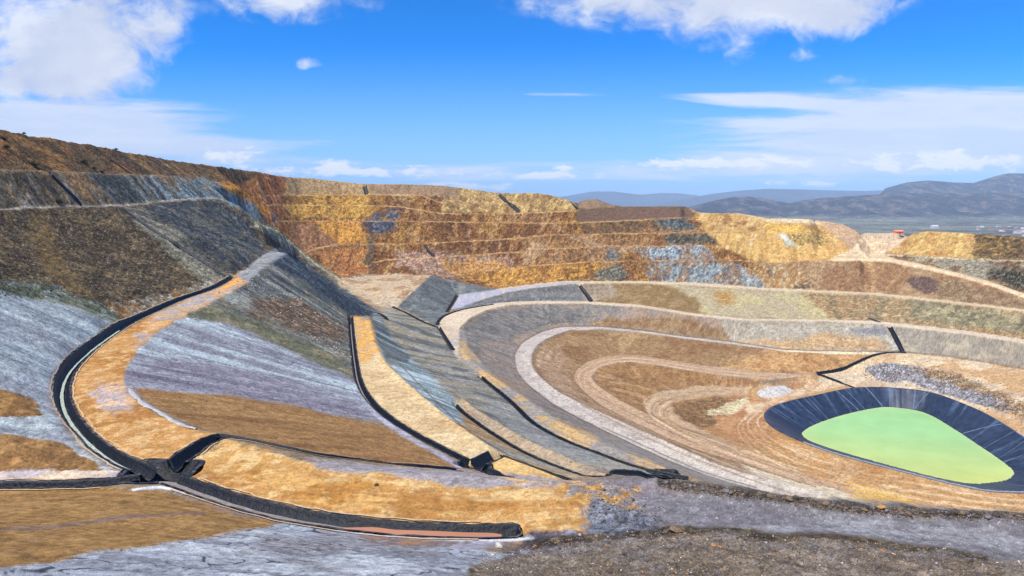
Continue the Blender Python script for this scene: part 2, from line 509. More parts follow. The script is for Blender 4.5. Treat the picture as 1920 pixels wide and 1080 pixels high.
for x in np.arange(476, 2152, 8.0):
    y0 = ipl(TOE, x)
    D = ipl(DTOE, x)
    h = D * (y0 - HZ) / FPX
    col = []

    def walk(y1, r, w, D, h):
        k = (y1 - HZ) / FPX
        D1 = (D + r * h) / (1 + r * k)
        h1 = D1 * k
        n = max(1, int((D1 - D) / 5))
        for i in range(1, n + 1):
            t = i / n
            col.append(px2w(x, D=D + (D1 - D) * t, h=h + (h1 - h) * t))
        if w > 0:
            col.append(px2w(x, D=D1 + w, h=h1))
        return D1 + w, h1
    prev = y0
    if x <= 1618:
        ysky = ipl(SKY2, x)
        for tab, r, w in WL:
            if tab[0][0] <= x <= tab[-1][0]:
                y1 = ipl(tab, x)
                if ysky + 3 < y1 < prev - 5:
                    rr = r
                    w = w * (.15 + .85 * smooth01(min(x - tab[0][0], tab[-1][0] - x), 0, 70))
                    if tab is WL[0][0]:
                        w += 5 * smooth01(x, 1420, 1560)
                    D, h = walk(y1, rr, w, D, h)
                    prev = y1
        r = .8 + .8 * smooth01(x, 1060, 1200)
        D, h = walk(ysky, r, 0, D, h)
        if x < 1085:
            col.append(px2w(x, D=D + 10, h=h + 2))
            col.append(px2w(x, D=D + 60, h=h + 25))
            col.append(px2w(x, D=D + 200, h=h + 60))
        elif x < 1310:
            col.append(px2w(x, D=D + 40, h=h + 3.0))
            col.append(px2w(x, D=D + 120, h=h + 35))
        else:
            col.append(px2w(x, D=D + 12, h=h + 2.5))
            col.append(px2w(x, D=D + 60, h=h + 14))
            col.append(px2w(x, D=D + 200, h=h + 40))
    else:
        y1 = ipl(WL[0][0], x)
        w = ipl([(1618, 14), (1665, 16), (1740, 9), (2200, 6)], x)
        D, h = walk(y1, 1.5 if x < 1700 else 1.25, w, D, h)
        if x < 1692:
            # flat saddle running out of the pit
            for DD, yy in ((430, 470), (520, 452), (620, 443), (690, 437)):
                col.append(px2w(x, D=DD, h=DD * (yy - HZ) / FPX))
            col.append(px2w(x, D=760, h=48))
        else:
            D, h = walk(ipl(JR, x), 1.5, 4, D, h)
            D, h = walk(ipl(SKR, x), 1.6, 0, D, h)
            col.append(px2w(x, D=D + 15, h=h + 1.5))
            col.append(px2w(x, D=D + 60, h=h + 12))
            col.append(px2w(x, D=D + 200, h=h + 50))
    PTS.append(np.array(col))
# far-left face between the spur and the far wall
S = catmull([(490, 420, 356), (517, 428, 372), (545, 452, 385), (572, 477, 398)])
addw(np.array([px2w(a, b, D=c) for a, b, c in S]), 4)
S = catmull([(572, 477, 398), (605, 502, 415), (640, 521, 440)])
addw(np.array([px2w(a, b, D=c) for a, b, c in S]), 4)
S = catmull([(400, 350, 372), (430, 353, 388), (455, 358, 402)])
addw(np.array([px2w(a, b, D=c) for a, b, c in S]), 4)
# small hill behind the far rim
for x, y in ((1085, 378), (1100, 374), (1120, 373.5), (1138, 381), (1150, 385)):
    for D in (520, 535, 550):
        PTS.append(np.array([px2w(x, D=D, h=D * (y - HZ) / FPX + (0 if D == 535 else 1.0))]))

P = np.vstack(PTS)
# drop near-duplicates
key = np.round(P[:, :2] / 0.6).astype(int)
_, ui = np.unique(key, axis=0, return_index=True)
P = P[np.sort(ui)]

# ------------------------------------------------------------------ survey -> height raster
GX0, GX1, GY0, GY1, GS = -420.0, 620.0, -10.0, 770.0, 0.5
NX, NY = int((GX1 - GX0) / GS), int((GY1 - GY0) / GS)
corner = np.array([[GX0 - 50, GY0 - 50, -10], [GX1 + 50, GY0 - 50, -30], [GX1 + 50, GY1 + 50, -110], [GX0 - 50, GY1 + 50, -70],
                   [GX0, 150, 10], [GX0, 350, 5], [0, GY1 + 40, -70], [300, GY1 + 40, -100], [GX1, 300, -30], [GX1, 120, -60]])
P = np.vstack([P, corner])
res = geometry.delaunay_2d_cdt([Vector(p[:2]) for p in P], [], [], 0, 1e-5)
V2 = np.array([(v.x, v.y) for v in res[0]])
org = [o[0] if o else 0 for o in res[3]]
Z2 = P[org, 2]
Hr = np.full((NY, NX), -60.0, np.float32)
for tri in res[2]:
    a, b, c = tri[:3]
    (x1, y1), (x2, y2), (x3, y3) = V2[a], V2[b], V2[c]
    i0 = max(0, int((min(x1, x2, x3) - GX0) / GS))
    i1 = min(NX - 1, int((max(x1, x2, x3) - GX0) / GS) + 1)
    j0 = max(0, int((min(y1, y2, y3) - GY0) / GS))
    j1 = min(NY - 1, int((max(y1, y2, y3) - GY0) / GS) + 1)
    if i1 < i0 or j1 < j0:
        continue
    den = (y2 - y3) * (x1 - x3) + (x3 - x2) * (y1 - y3)
    if abs(den) < 1e-9:
        continue
    xs = GX0 + np.arange(i0, i1 + 1) * GS
    ys = (GY0 + np.arange(j0, j1 + 1) * GS)[:, None]
    l1 = ((y2 - y3) * (xs - x3) + (x3 - x2) * (ys - y3)) / den
    l2 = ((y3 - y1) * (xs - x3) + (x1 - x3) * (ys - y3)) / den
    l3 = 1 - l1 - l2
    m = (l1 >= -1e-6) & (l2 >= -1e-6) & (l3 >= -1e-6)
    z = l1 * Z2[a] + l2 * Z2[b] + l3 * Z2[c]
    blk = Hr[j0:j1 + 1, i0:i1 + 1]
    blk[m] = z[m]


def blur(A, r):
    k = np.exp(-0.5 * (np.arange(-3 * r, 3 * r + 1) / r)**2) if r > 0 else np.ones(1)
    k = k / k.sum()
    m = len(k) // 2
    B = np.pad(A, ((m, m), (0, 0)), mode='edge')
    B = sum(k[i] * B[i:i + A.shape[0]] for i in range(len(k)))
    C = np.pad(B, ((0, 0), (m, m)), mode='edge')
    return sum(k[i] * C[:, i:i + A.shape[1]] for i in range(len(k)))


_gx = GX0 + np.arange(0, NX, 4) * GS
_gy = (GY0 + np.arange(0, NY, 4) * GS)[:, None]
_H4 = Hr[::4, ::4]
_ny = np.maximum(_gy, 5.0)
_pu = CX + _gx / _ny * FPX
_pv = HZ - _H4 / _ny * FPX


def inpoly(x, y, poly):
    r = np.zeros(x.shape, bool)
    n = len(poly)
    for i in range(n):
        (x1, y1), (x2, y2) = poly[i], poly[(i + 1) % n]
        if y1 == y2:
            continue
        c = ((y1 > y) != (y2 > y)) & (x < (x2 - x1) * (y - y1) / (y2 - y1) + x1)
        r ^= c
    return r


_m = inpoly(_pu, _pv, [(-700, 410), (0, 405), (225, 402), (400, 390), (460, 425), (478, 462), (420, 505), (330, 545), (230, 590), (150, 650), (95, 700), (90, 780), (130, 830), (180, 865), (0, 870), (-700, 880)])
_m |= inpoly(_pu, _pv, [(-700, 960), (0, 945), (300, 945), (500, 1000), (700, 1030), (950, 1040), (950, 1400), (-700, 1400)]) & (_gy < 66)
_m |= inpoly(_pu, _pv, [(-400, 330), (0, 330), (110, 334), (290, 342), (380, 352), (420, 366), (225, 378), (0, 384), (-400, 388)])
_m &= (_gy < 380)
_m |= (_gy < 30)
_w = blur(_m.astype(np.float32), 2)
_B = blur(_H4, 5)
_d = (_B - _H4) * np.clip(_w * 1.5 - .5, 0, 1)
_fx = np.clip(np.arange(NX) / 4, 0, _d.shape[1] - 1.001)
_fy = np.clip(np.arange(NY) / 4, 0, _d.shape[0] - 1.001)
_i, _j = _fx.astype(int), _fy.astype(int)
_tx, _ty = (_fx - _i)[None], (_fy - _j)[:, None]
Hr = Hr + ((_d[_j][:, _i] * (1 - _tx) + _d[_j][:, _i + 1] * _tx) * (1 - _ty) + (_d[_j + 1][:, _i] * (1 - _tx) + _d[_j + 1][:, _i + 1] * _tx) * _ty)
Hs = blur(Hr, 1).astype(np.float32)          # crests rounded by about half a metre
Hg = blur(Hr[::2, ::2], 2)                   # for fall-line directions
GYr, GXr = np.gradient(Hg, 2 * GS)


def bil(A, X, Y, gs=GS):
    fx = np.clip((X - GX0) / gs, 0, A.shape[1] - 1.001)
    fy = np.clip((Y - GY0) / gs, 0, A.shape[0] - 1.001)
    i = fx.astype(np.int32)
    j = fy.astype(np.int32)
    fx = (fx - i).astype(np.float32)
    fy = (fy - j).astype(np.float32)
    return (A[j, i] * (1 - fx) + A[j, i + 1] * fx) * (1 - fy) + (A[j + 1, i] * (1 - fx) + A[j + 1, i + 1] * fx) * fy


def drop(x, y, Dmin=20, Dmax=760):
    """where the line of sight through a photo pixel meets the surveyed ground"""
    D = np.arange(Dmin, Dmax, 0.25)
    X = (x - CX) / FPX * D
    zr = -(y - HZ) / FPX * D
    g = bil(Hs, X, D)
    w = np.nonzero(g >= zr)[0]
    d = D[w[0]] if len(w) else Dmax
    return np.array([(x - CX) / FPX * d, d, float(bil(Hs, np.array([(x - CX) / FPX * d]), np.array([d]))[0])])


# ------------------------------------------------------------------ terrain grid (finer near the camera)
U = np.r_[np.arange(-590, -190, 5.0), np.arange(-190, 2112, 1.9), np.arange(2112, 2620, 5.0)]
_D = [5.0]
while _D[-1] < 765:
    d = _D[-1]
    _D.append(d + (.5 if d < 34 else .14 if d < 60 else .14 + .2 * (d - 60) / 65 if d < 125 else
                   .34 + .16 * (d - 125) / 205 if d < 330 else .45 if d < 520 else 1.5 if d < 560 else 4))
DR = np.array(_D)
UU, YY = np.meshgrid(U, DR)
XX = (UU - CX) / FPX * YY
ZB = bil(Hs, XX, YY)
NR, NC = XX.shape
PYv = HZ - ZB / YY * FPX
PYv = np.minimum.accumulate(PYv, axis=0)            # ground hidden behind a crest takes the crest's earth

# noises carried by the ground
n0 = fbm2(XX / .45, YY / .45, 2, 1)
n1 = fbm2(XX / 1.3, YY / 1.3, 3, 5)
n2 = fbm2(XX / 4.5, YY / 4.5, 4, 9)
n3 = fbm2(XX / 14, YY / 14, 4, 23)
n4 = fbm2(XX / 40, YY / 40, 3, 41)
wn = RNG.random(XX.shape).astype(np.float32)


def trace(across, steps, L, sc, seed):
    """noise smeared along the fall line (or, across=True, along the contour)"""
    acc = vnoise(XX / sc, YY / sc, seed).astype(np.float32)
    cnt = 1
    for sgn in (1, -1):
        px, py = XX.copy(), YY.copy()
        for k in range(steps):
            gx = bil(GXr, px, py, 2 * GS)
            gy = bil(GYr, px, py, 2 * GS)
            n = np.sqrt(gx * gx + gy * gy) + 1e-3
            if across:
                gx, gy = -gy, gx
            px = px + sgn * L * gx / n
            py = py + sgn * L * gy / n
            acc += vnoise(px / sc, py / sc, seed)
            cnt += 1
    a = acc / cnt
    a = (a - a.mean()) / a.std()
    return a


def norm01(a, k=.26):
    a = (a - a.mean()) / a.std()
    return np.clip(.5 + k * a, 0, 1)


far = smooth01(YY, 120, 300)
st = norm01(trace(False, 6, .9, .6, 3) * (.55 - .3 * far) + trace(False, 8, 1.4, 1.9, 4) * .7 + trace(False, 7, 2.4, 4.5, 8) * .75)
la = norm01(trace(True, 8, .9, .5, 6) * (.8 - .4 * far) + trace(True, 8, 2.0, 1.6, 7) * .8)
SRC = {'st': st, 'la': la, 'n0': norm01(n0), 'n1': norm01(n1), 'n2': norm01(n2), 'n3': norm01(n3), 'n4': norm01(n4), 'wn': wn,
       'is': 1 - st, 'il': 1 - la, 'm1': 1 - norm01(n1), 'm2': 1 - norm01(n2), 'm3': 1 - norm01(n3)}
cwx = XX * .35 + 1.2 * vnoise(XX / 2.2, YY / 2.2, 77)
cwy = YY * 1.1 + 1.6 * vnoise(XX / 1.6, YY / 1.6, 78) + .35 * XX
SRC['cr'] = np.clip(1 - np.abs(vnoise(cwx, cwy, 79) - .5) * 15, 0, 1) * smooth01(vnoise(XX / 3.1, YY / 3.1, 80), .3, .55)
WXn = (vnoise(XX / 5, YY / 5, 51) - .5) * 1.3 + (n1 - .5) * 1.1 + (wn - .5) * .5
WYn = (vnoise(XX / 5, YY / 5, 57) - .5) * 1.3 + (vnoise(XX / 1.1, YY / 1.1, 58) - .5) * .6 + (wn - .5) * .4


def lin(c):
    c = np.array(c, float) / 255
    return np.where(c <= .04045, c / 12.92, ((c + .055) / 1.055)**2.4).astype(np.float32)


ALB = .76
COL = np.zeros((NR, NC, 3), np.float32)
COL[:] = lin((150, 125, 98))
DSP = np.full((NR, NC), .10, np.float32)
ROAD = np.zeros((NR, NC), bool)


def edge_dist(x, y, P, close):
    d = np.full(x.shape, 1e9, np.float32)
    n = len(P)
    for i in range(n if close else n - 1):
        (x1, y1), (x2, y2) = P[i], P[(i + 1) % n]
        ex, ey = x2 - x1, y2 - y1
        t = np.clip(((x - x1) * ex + (y - y1) * ey) / max(ex * ex + ey * ey, 1e-6), 0, 1)
        d = np.minimum(d, np.hypot(x - x1 - t * ex, y - y1 - t * ey))
    return d


def apply_zone(m, wgt, base, alts, dsp, road):
    c = np.empty((int(m.sum()), 3), np.float32)
    c[:] = lin(base)
    for (col, src, lo, hi, amt) in alts:
        t = (smooth01(SRC[src][m], lo, hi) * amt)[:, None]
        c = c * (1 - t) + lin(col) * t
    w = wgt[:, None]
    COL[m] = COL[m] * (1 - w) + c * w
    if dsp is not None:
        DSP[m] = DSP[m] * (1 - wgt) + dsp * wgt
    if road is not None:
        mm = m.copy()
        mm[m] = wgt > .5
        ROAD[mm] = road


def zone(poly, base, alts=(), w=6, soft=3, dsp=None, road=False):
    """earth of one colour family inside an outline surveyed in the photograph"""
    xs = [p[0] for p in poly]
    ys = [p[1] for p in poly]
    pad = w + soft + 2
    m = (UU > min(xs) - pad) & (UU < max(xs) + pad) & (PYv > min(ys) - pad) & (PYv < max(ys) + pad)
    if not m.any():
        return
    # away from the camera the outline wanders less in picture terms
    k = np.clip(90 / YY[m], .5 if w >= 4 else .25, 1.2) * w * 1.7
    x = UU[m] + WXn[m] * k * 1.6
    y = PYv[m] + WYn[m] * k
    ins = inpoly(x, y, poly)
    d = edge_dist(x, y, poly, True)
    wg = np.clip(.5 + np.where(ins, d, -d) / (2 * soft), 0, 1).astype(np.float32)
    apply_zone(m, wg, base, alts, dsp, road)


def rib(path, hw, base, alts=(), w=1.0, soft=1.0, dsp=None, road=None):
    xs = [p[0] for p in path]
    ys = [p[1] for p in path]
    pad = w + hw + soft + 2
    m = (UU > min(xs) - pad) & (UU < max(xs) + pad) & (PYv > min(ys) - pad) & (PYv < max(ys) + pad)
    if not m.any():
        return
    P = catmull(path, 4) if len(path) > 2 else path
    d = edge_dist(UU[m] + WXn[m] * w, PYv[m] + WYn[m] * w, [tuple(p) for p in P], False)
    wg = np.clip(.5 + (hw - d) / (2 * soft), 0, 1).astype(np.float32)
    apply_zone(m, wg, base, alts, dsp, road)


# ---- far wall
FW = [(380, 296), (480, 314), (540, 325), (700, 338), (850, 340), (1000, 352), (1080, 370), (1090, 385), (1300, 380), (1320, 390), (1380, 392), (1450, 545), (1285, 532), (1075, 527), (935, 543), (880, 540), (805, 517), (640, 523), (560, 480), (470, 420), (400, 360)]
ROCK = [((122, 76, 42), 'm3', .58, .82, .7), ((192, 136, 52), 'n3', .5, .8, .75), ((128, 80, 40), 'n2', .5, .75, .75), ((196, 150, 92), 'm2', .62, .9, .7), ((92, 60, 38), 'n1', .62, .85, .65), ((206, 150, 74), 'wn', .88, .96, .4), ((70, 48, 36), 'wn', .0, .12, -.0), ((95, 62, 40), 'is', .62, .9, .4)]
zone(FW, (160, 104, 48), ROCK, 4, 2, .6)
zone([(480, 300), (700, 330), (860, 338), (860, 372), (780, 366), (700, 366), (510, 366)], (186, 148, 98), [((150, 112, 70), 'st', .5, .8, .6), ((205, 160, 80), 'n3', .5, .7, .7), ((110, 85, 60), 'wn', .85, .95, .4)], 5, 2, .3)
zone([(830, 340), (960, 352), (1060, 364), (1085, 392), (960, 398), (830, 398)], (190, 150, 88), [((215, 175, 100), 'st', .5, .8, .7), ((140, 100, 60), 'n2', .5, .8, .7)], 5, 2, .4)
zone([(690, 345), (860, 346), (860, 371), (790, 365), (695, 364)], (165, 130, 95), [((140, 108, 78), 'n2', .4, .8, .6)], 3, 2, .1)
zone([(375, 300), (470, 314), (540, 330), (520, 420), (470, 400), (430, 380), (380, 345)], (192, 116, 50), [((125, 80, 50), 'st', .5, .75, .8), ((220, 150, 60), 'is', .6, .85, .6), ((205, 150, 120), 'n2', .6, .85, .5)], 6, 3, .6)
zone([(392, 332), (430, 330), (480, 375), (520, 410), (480, 392), (440, 372)], (216, 142, 30), [((180, 108, 35), 'st', .5, .8, .7)], 8, 4)
zone([(550, 368), (700, 368), (700, 412), (560, 412), (535, 390)], (204, 146, 44), [((150, 100, 45), 'n2', .5, .8, .7), ((225, 180, 90), 'n1', .6, .8, .5)], 8, 4)
zone([(580, 418), (675, 418), (690, 450), (640, 456), (600, 440)], (218, 150, 46), [((160, 100, 45), 'st', .5, .8, .6)], 8, 4)
zone([(548, 420), (585, 420), (640, 462), (600, 470), (570, 475), (545, 448)], (172, 120, 78), [((140, 95, 60), 'st', .5, .8, .6)], 6, 4)
zone([(600, 470), (700, 465), (690, 515), (640, 520), (610, 500)], (185, 118, 60), [((120, 85, 60), 'st', .5, .8, .6), ((215, 150, 60), 'n2', .5, .8, .6)], 8, 4)
zone([(745, 470), (860, 480), (960, 480), (960, 500), (850, 525), (800, 512), (740, 500)], (196, 158, 128), [((150, 90, 70), 'n1', .45, .75, .8), ((215, 150, 60), 'n3', .55, .8, .8)], 10, 5)
zone([(850, 512), (1100, 492), (1150, 495), (1080, 526), (935, 540)], (200, 138, 42), [((150, 96, 44), 'n2', .45, .7, .8), ((222, 165, 60), 'n1', .55, .8, .6)], 6, 4)
zone([(980, 446), (1230, 440), (1230, 460), (1130, 488), (980, 498)], (178, 128, 70), [((120, 80, 50), 'n1', .45, .75, .8), ((208, 165, 120), 'n3', .5, .8, .6)], 8, 4)
zone([(1080, 414), (1235, 412), (1235, 436), (1100, 438)], (138, 100, 60), [((90, 72, 55), 'n1', .45, .75, .7), ((185, 130, 70), 'n2', .55, .8, .6)], 5, 3)
for q in ([(720, 388), (744, 388), (746, 412), (728, 412), (715, 402)], [(677, 415), (742, 415), (738, 428), (722, 440), (702, 444), (690, 436)], [(698, 397), (713, 396), (714, 413), (699, 413)], [(505, 400), (516, 400), (523, 418), (509, 418)], [(478, 392), (488, 396), (495, 420), (484, 418)]):
    zone(q, (72, 88, 112), [((130, 145, 160), 'n1', .6, .85, .7), ((48, 56, 74), 'n2', .5, .8, .6), ((150, 108, 60), 'n1', .62, .75, .8)], 9, 3)
zone([(684, 442), (702, 446), (696, 505), (676, 492), (690, 468)], (112, 96, 76), [((80, 76, 74), 'n1', .5, .8, .7)], 8, 3)
zone([(1185, 470), (1240, 462), (1320, 460), (1350, 487), (1215, 488)], (160, 170, 176), [((98, 104, 112), 'n1', .45, .7, .8), ((200, 205, 205), 'n0', .6, .8, .6), ((160, 112, 60), 'n3', .68, .8, .6)], 9, 3)
zone([(1205, 492), (1345, 490), (1395, 500), (1445, 540), (1245, 530), (1222, 520)], (158, 165, 166), [((170, 120, 68), 'n2', .58, .7, .8), ((92, 98, 106), 'n1', .5, .75, .7), ((205, 208, 208), 'is', .6, .85, .5)], 9, 4)
zone([(1236, 412), (1288, 410), (1305, 430), (1290, 434), (1240, 434)], (92, 98, 100), [((160, 165, 160), 'n1', .55, .8, .7), ((60, 56, 54), 'n0', .5, .8, .6), ((160, 112, 60), 'n2', .62, .75, .7)], 10, 4)
zone([(1240, 439), (1335, 438), (1360, 455), (1250, 459)], (96, 84, 66), [((150, 140, 120), 'n1', .55, .8, .7), ((60, 52, 46), 'n0', .5, .8, .6)], 6, 2.5)
zone([(1130, 468), (1160, 466), (1168, 488), (1130, 489)], (112, 108, 106), [((165, 160, 150), 'n0', .55, .8, .6), ((160, 112, 60), 'n2', .55, .7, .8)], 10, 4)
zone([(1108, 526), (1128, 500), (1165, 495), (1172, 518), (1150, 527)], (116, 110, 100), [((80, 74, 70), 'n1', .5, .8, .7), ((180, 160, 110), 'n0', .6, .8, .6)], 10, 5)
# dump behind the rim
zone([(1083, 392), (1285, 380), (1314, 398), (1292, 407), (1200, 411), (1100, 417), (1080, 412)], (120, 90, 70), [((104, 78, 62), 'n1', .5, .8, .6)], 2, 1.5, .08)
zone([(1078, 366), (1150, 366), (1150, 388), (1086, 391)], (150, 120, 90), [], 2, 1.5, .08)
# yellow shoulder
zone([(1300, 392), (1440, 404), (1530, 408), (1580, 416), (1606, 470), (1565, 486), (1455, 494), (1400, 488), (1350, 460), (1318, 430)], (206, 156, 82), [((216, 172, 88), 'n3', .45, .75, .7), ((158, 112, 58), 'st', .55, .8, .6), ((235, 205, 150), 'is', .65, .9, .6)], 6, 3, .16)
zone([(1370, 392), (1440, 402), (1530, 406), (1590, 414), (1600, 432), (1560, 424), (1480, 418), (1400, 412)], (222, 190, 146), [((196, 160, 110), 'la', .5, .8, .6)], 4, 3, .1)
zone([(1318, 402), (1380, 400), (1440, 412), (1440, 440), (1380, 434), (1330, 434)], (196, 150, 82), [((140, 88, 44), 'n2', .5, .75, .7), ((225, 190, 120), 'st', .55, .8, .6)], 6, 3)
zone([(1440, 425), (1480, 430), (1565, 470), (1600, 478), (1565, 486), (1455, 493), (1420, 480), (1430, 455)], (222, 172, 92), [((200, 146, 66), 'st', .5, .8, .7)], 6, 4)
zone([(1436, 418), (1500, 424), (1530, 436), (1440, 436)], (226, 176, 70), [((190, 140, 60), 'n2', .5, .8, .5)], 5, 3)
zone([(1456, 439), (1475, 439), (1492, 462), (1474, 460)], (196, 196, 180), [], 4, 2)
zone([(1478, 437), (1536, 437), (1556, 457), (1492, 460)], (190, 150, 80), [((90, 80, 60), 'n1', .5, .65, .8), ((228, 190, 80), 'n0', .6, .8, .7)], 4, 2)
zone([(1525, 408), (1580, 416), (1620, 430), (1622, 480), (1590, 470), (1580, 450), (1555, 430)], (196, 156, 118), [((170, 130, 95), 'la', .5, .8, .5)], 4, 3, .08)
zone([(1560, 487), (1600, 464), (1617, 440), (1620, 430), (1690, 430), (1704, 448), (1660, 478), (1700, 492), (1650, 486)], (218, 184, 146), [((180, 140, 105), 'la', .55, .8, .6), ((236, 208, 160), 'n2', .5, .8, .6)], 4, 2, .08)
# right-hand hill and slopes
zone([(1660, 474), (1700, 448), (1716, 430), (1740, 426), (1860, 434), (1860, 487), (1765, 483)], (212, 166, 88), [((130, 96, 50), 'wn', .86, .95, .7), ((190, 130, 60), 'n2', .5, .75, .7), ((236, 200, 110), 'st', .6, .85, .5)], 5, 2, .25)
zone([(1835, 432), (2200, 446), (2200, 497), (1915, 489), (1825, 487)], (136, 104, 62), [((190, 145, 70), 'n2', .5, .75, .8), ((70, 60, 46), 'n1', .5, .75, .8)], 10, 6, .6)
zone([(1655, 475), (1765, 483), (2200, 498), (2200, 640), (1920, 550), (1850, 526), (1740, 498), (1690, 488)], (142, 106, 72), [((186, 150, 100), 'n2', .5, .75, .7), ((88, 70, 54), 'n1', .5, .75, .7), ((190, 185, 160), 'n3', .62, .8, .5)], 3, 2, .5)
zone([(1845, 500), (1920, 505), (2100, 520), (2100, 580), (1925, 545), (1870, 528)], (84, 74, 58), [((50, 46, 40), 'n1', .45, .7, .8), ((170, 160, 130), 'n0', .65, .85, .6)], 10, 5)
TANS = [((150, 102, 62), 'n3', .45, .75, .7), ((206, 160, 104), 'is', .6, .85, .5), ((120, 84, 56), 'wn', .9, .97, .4)]
zone([(1440, 494), (1565, 487), (1665, 488), (1740, 503), (1850, 531), (1920, 555), (2200, 640), (2200, 612), (1920, 580), (1700, 556), (1440, 541), (1415, 510)], (176, 138, 96), TANS, 3, 2, .25)
zone([(1440, 496), (1500, 500), (1530, 545), (1450, 542), (1400, 510)], (176, 130, 74), [((110, 80, 56), 'n2', .5, .7, .8), ((200, 190, 160), 'n1', .62, .85, .6)], 7, 4)
zone([(1698, 526), (1712, 517), (1735, 520), (1762, 524), (1768, 540), (1738, 551), (1712, 541)], (118, 90, 78), [((90, 68, 60), 'n1', .5, .8, .6)], 4, 2.5)
zone([(1760, 520), (1920, 560), (2200, 640), (2200, 612), (1920, 580), (1760, 560)], (150, 118, 82), [((180, 150, 110), 'n2', .5, .8, .6), ((110, 84, 62), 'n1', .5, .8, .5)], 7, 4)
# slope road C - road B
zone([(845, 578), (868, 560), (950, 549), (1085, 532), (1100, 567), (925, 571), (870, 582)], (130, 126, 124), [((102, 99, 100), 'la', .5, .8, .7), ((160, 158, 165), 'st', .6, .85, .5)], 4, 2, .12)
zone([(1080, 533), (1165, 533), (1180, 566), (1106, 567)], (156, 134, 110), [((190, 165, 135), 'st', .5, .8, .6)], 4, 3, .12)
zone([(1150, 533), (1262, 533), (1330, 560), (1330, 592), (1180, 572), (1105, 567), (1160, 555)], (144, 112, 66), [((172, 140, 92), 'n2', .5, .8, .6)], 6, 3, .12)
zone([(1252, 534), (1440, 545), (1580, 552), (1580, 599), (1400, 598), (1318, 588), (1310, 560)], (186, 168, 132), [((206, 188, 124), 'n3', .45, .7, .7), ((160, 130, 90), 'n1', .5, .8, .5)], 6, 3, .12)
zone([(1335, 548), (1370, 546), (1378, 565), (1348, 572)], (176, 132, 60), [((190, 150, 90), 'n1', .5, .7, .7)], 9, 5)
zone([(1500, 549), (1700, 558), (1920, 585), (2200, 620), (2200, 680), (1920, 636), (1715, 609), (1560, 599)], (168, 136, 92), [((176, 132, 80), 'n3', .45, .7, .5), ((132, 116, 84), 'st', .5, .75, .7), ((206, 176, 130), 'n1', .6, .85, .5)], 5, 3, .25)
zone([(1700, 562), (2200, 628), (2200, 660), (1920, 625), (1715, 600)], (146, 132, 98), [((110, 98, 76), 'st', .5, .8, .7), ((200, 180, 130), 'n2', .6, .8, .5)], 5, 3)
# slope road B - road A
BA = [((124, 116, 112), 'st', .5, .8, .7), ((176, 142, 114), 'n3', .5, .75, .6), ((100, 90, 86), 'wn', .9, .97, .4)]
zone([(860, 620), (912, 584), (1000, 571), (1200, 577), (1350, 597), (1400, 642), (1290, 631), (1200, 619), (1060, 612), (1015, 623), (980, 642), (965, 665), (985, 716), (1048, 763), (1140, 811), (1075, 804), (970, 737), (882, 672)], (156, 138, 126), BA, 3, 2, .12)
zone([(862, 620), (912, 585), (1000, 572), (1160, 576), (1080, 604), (1000, 616), (950, 640), (900, 640), (905, 690), (875, 660)], (130, 122, 116), [((102, 97, 96), 'n2', .5, .75, .7), ((160, 150, 140), 'st', .6, .85, .5)], 8, 5)
zone([(1130, 596), (1290, 596), (1400, 632), (1390, 642), (1290, 631), (1200, 619), (1100, 612)], (148, 114, 76), [((176, 146, 106), 'n2', .5, .8, .6), ((130, 86, 50), 'n1', .5, .8, .6)], 7, 3)
zone([(1345, 598), (1550, 605), (1668, 611), (1694, 660), (1640, 658), (1475, 654), (1375, 641)], (178, 164, 144), [((205, 195, 180), 'n2', .5, .8, .5), ((150, 120, 90), 'n1', .55, .85, .5)], 4, 2, .12)
zone([(1380, 640), (1480, 636), (1545, 624), (1640, 636), (1672, 656), (1475, 654)], (190, 150, 104), [((212, 174, 126), 'n1', .5, .8, .6)], 6, 4)
zone([(1590, 614), (1660, 616), (1670, 632), (1610, 628)], (138, 132, 134), [], 6, 4)
zone([(1668, 612), (1720, 618), (1920, 646), (2200, 692), (2200, 750), (1920, 691), (1790, 669), (1694, 660)], (164, 150, 132), [((140, 128, 118), 'wn', .5, .9, .5), ((190, 170, 140), 'n2', .55, .8, .5)], 3, 2, .1)
zone([(1075, 804), (1140, 811), (1250, 862), (1312, 887), (1400, 914), (1400, 926), (1330, 903), (1250, 878)], (152, 140, 130), [((192, 150, 100), 'n3', .5, .7, .7), ((120, 112, 114), 'la', .5, .8, .5)], 2, 2, .08)
# inside road A
IN = [((186, 148, 100), 'st', .55, .85, .6), ((138, 94, 54), 'n3', .45, .75, .65), ((120, 82, 50), 'wn', .9, .97, .3)]
zone([(1000, 690), (997, 669), (1032, 634), (1075, 620), (1200, 625), (1375, 647), (1475, 661), (1640, 664), (1560, 699), (1425, 698), (1300, 683), (1162, 665), (1100, 679), (1076, 710), (1125, 759), (1190, 793), (1290, 838), (1400, 872), (1600, 932), (1475, 911), (1350, 874), (1207, 811), (1050, 737)], (158, 120, 76), IN, 2, 2, .14)
zone([(1000, 690), (997, 669), (1050, 640), (1060, 700), (1100, 750), (1300, 850), (1560, 925), (1475, 911), (1350, 874), (1207, 811), (1050, 737)], (178, 140, 106), [((205, 170, 130), 'la', .5, .8, .7), ((150, 105, 70), 'n2', .5, .8, .5)], 10, 8)
zone([(1440, 662), (1640, 664), (1560, 699), (1425, 698), (1350, 690)], (200, 150, 92), [((170, 115, 60), 'n2', .5, .8, .6)], 10, 6)
zone([(1120, 691), (1170, 676), (1250, 689), (1350, 705), (1440, 713), (1412, 726), (1250, 728), (1206, 751), (1215, 779), (1160, 750), (1112, 715)], (164, 118, 68), [((196, 152, 106), 'st', .5, .8, .6), ((136, 94, 52), 'n2', .5, .8, .6)], 3, 2, .14)
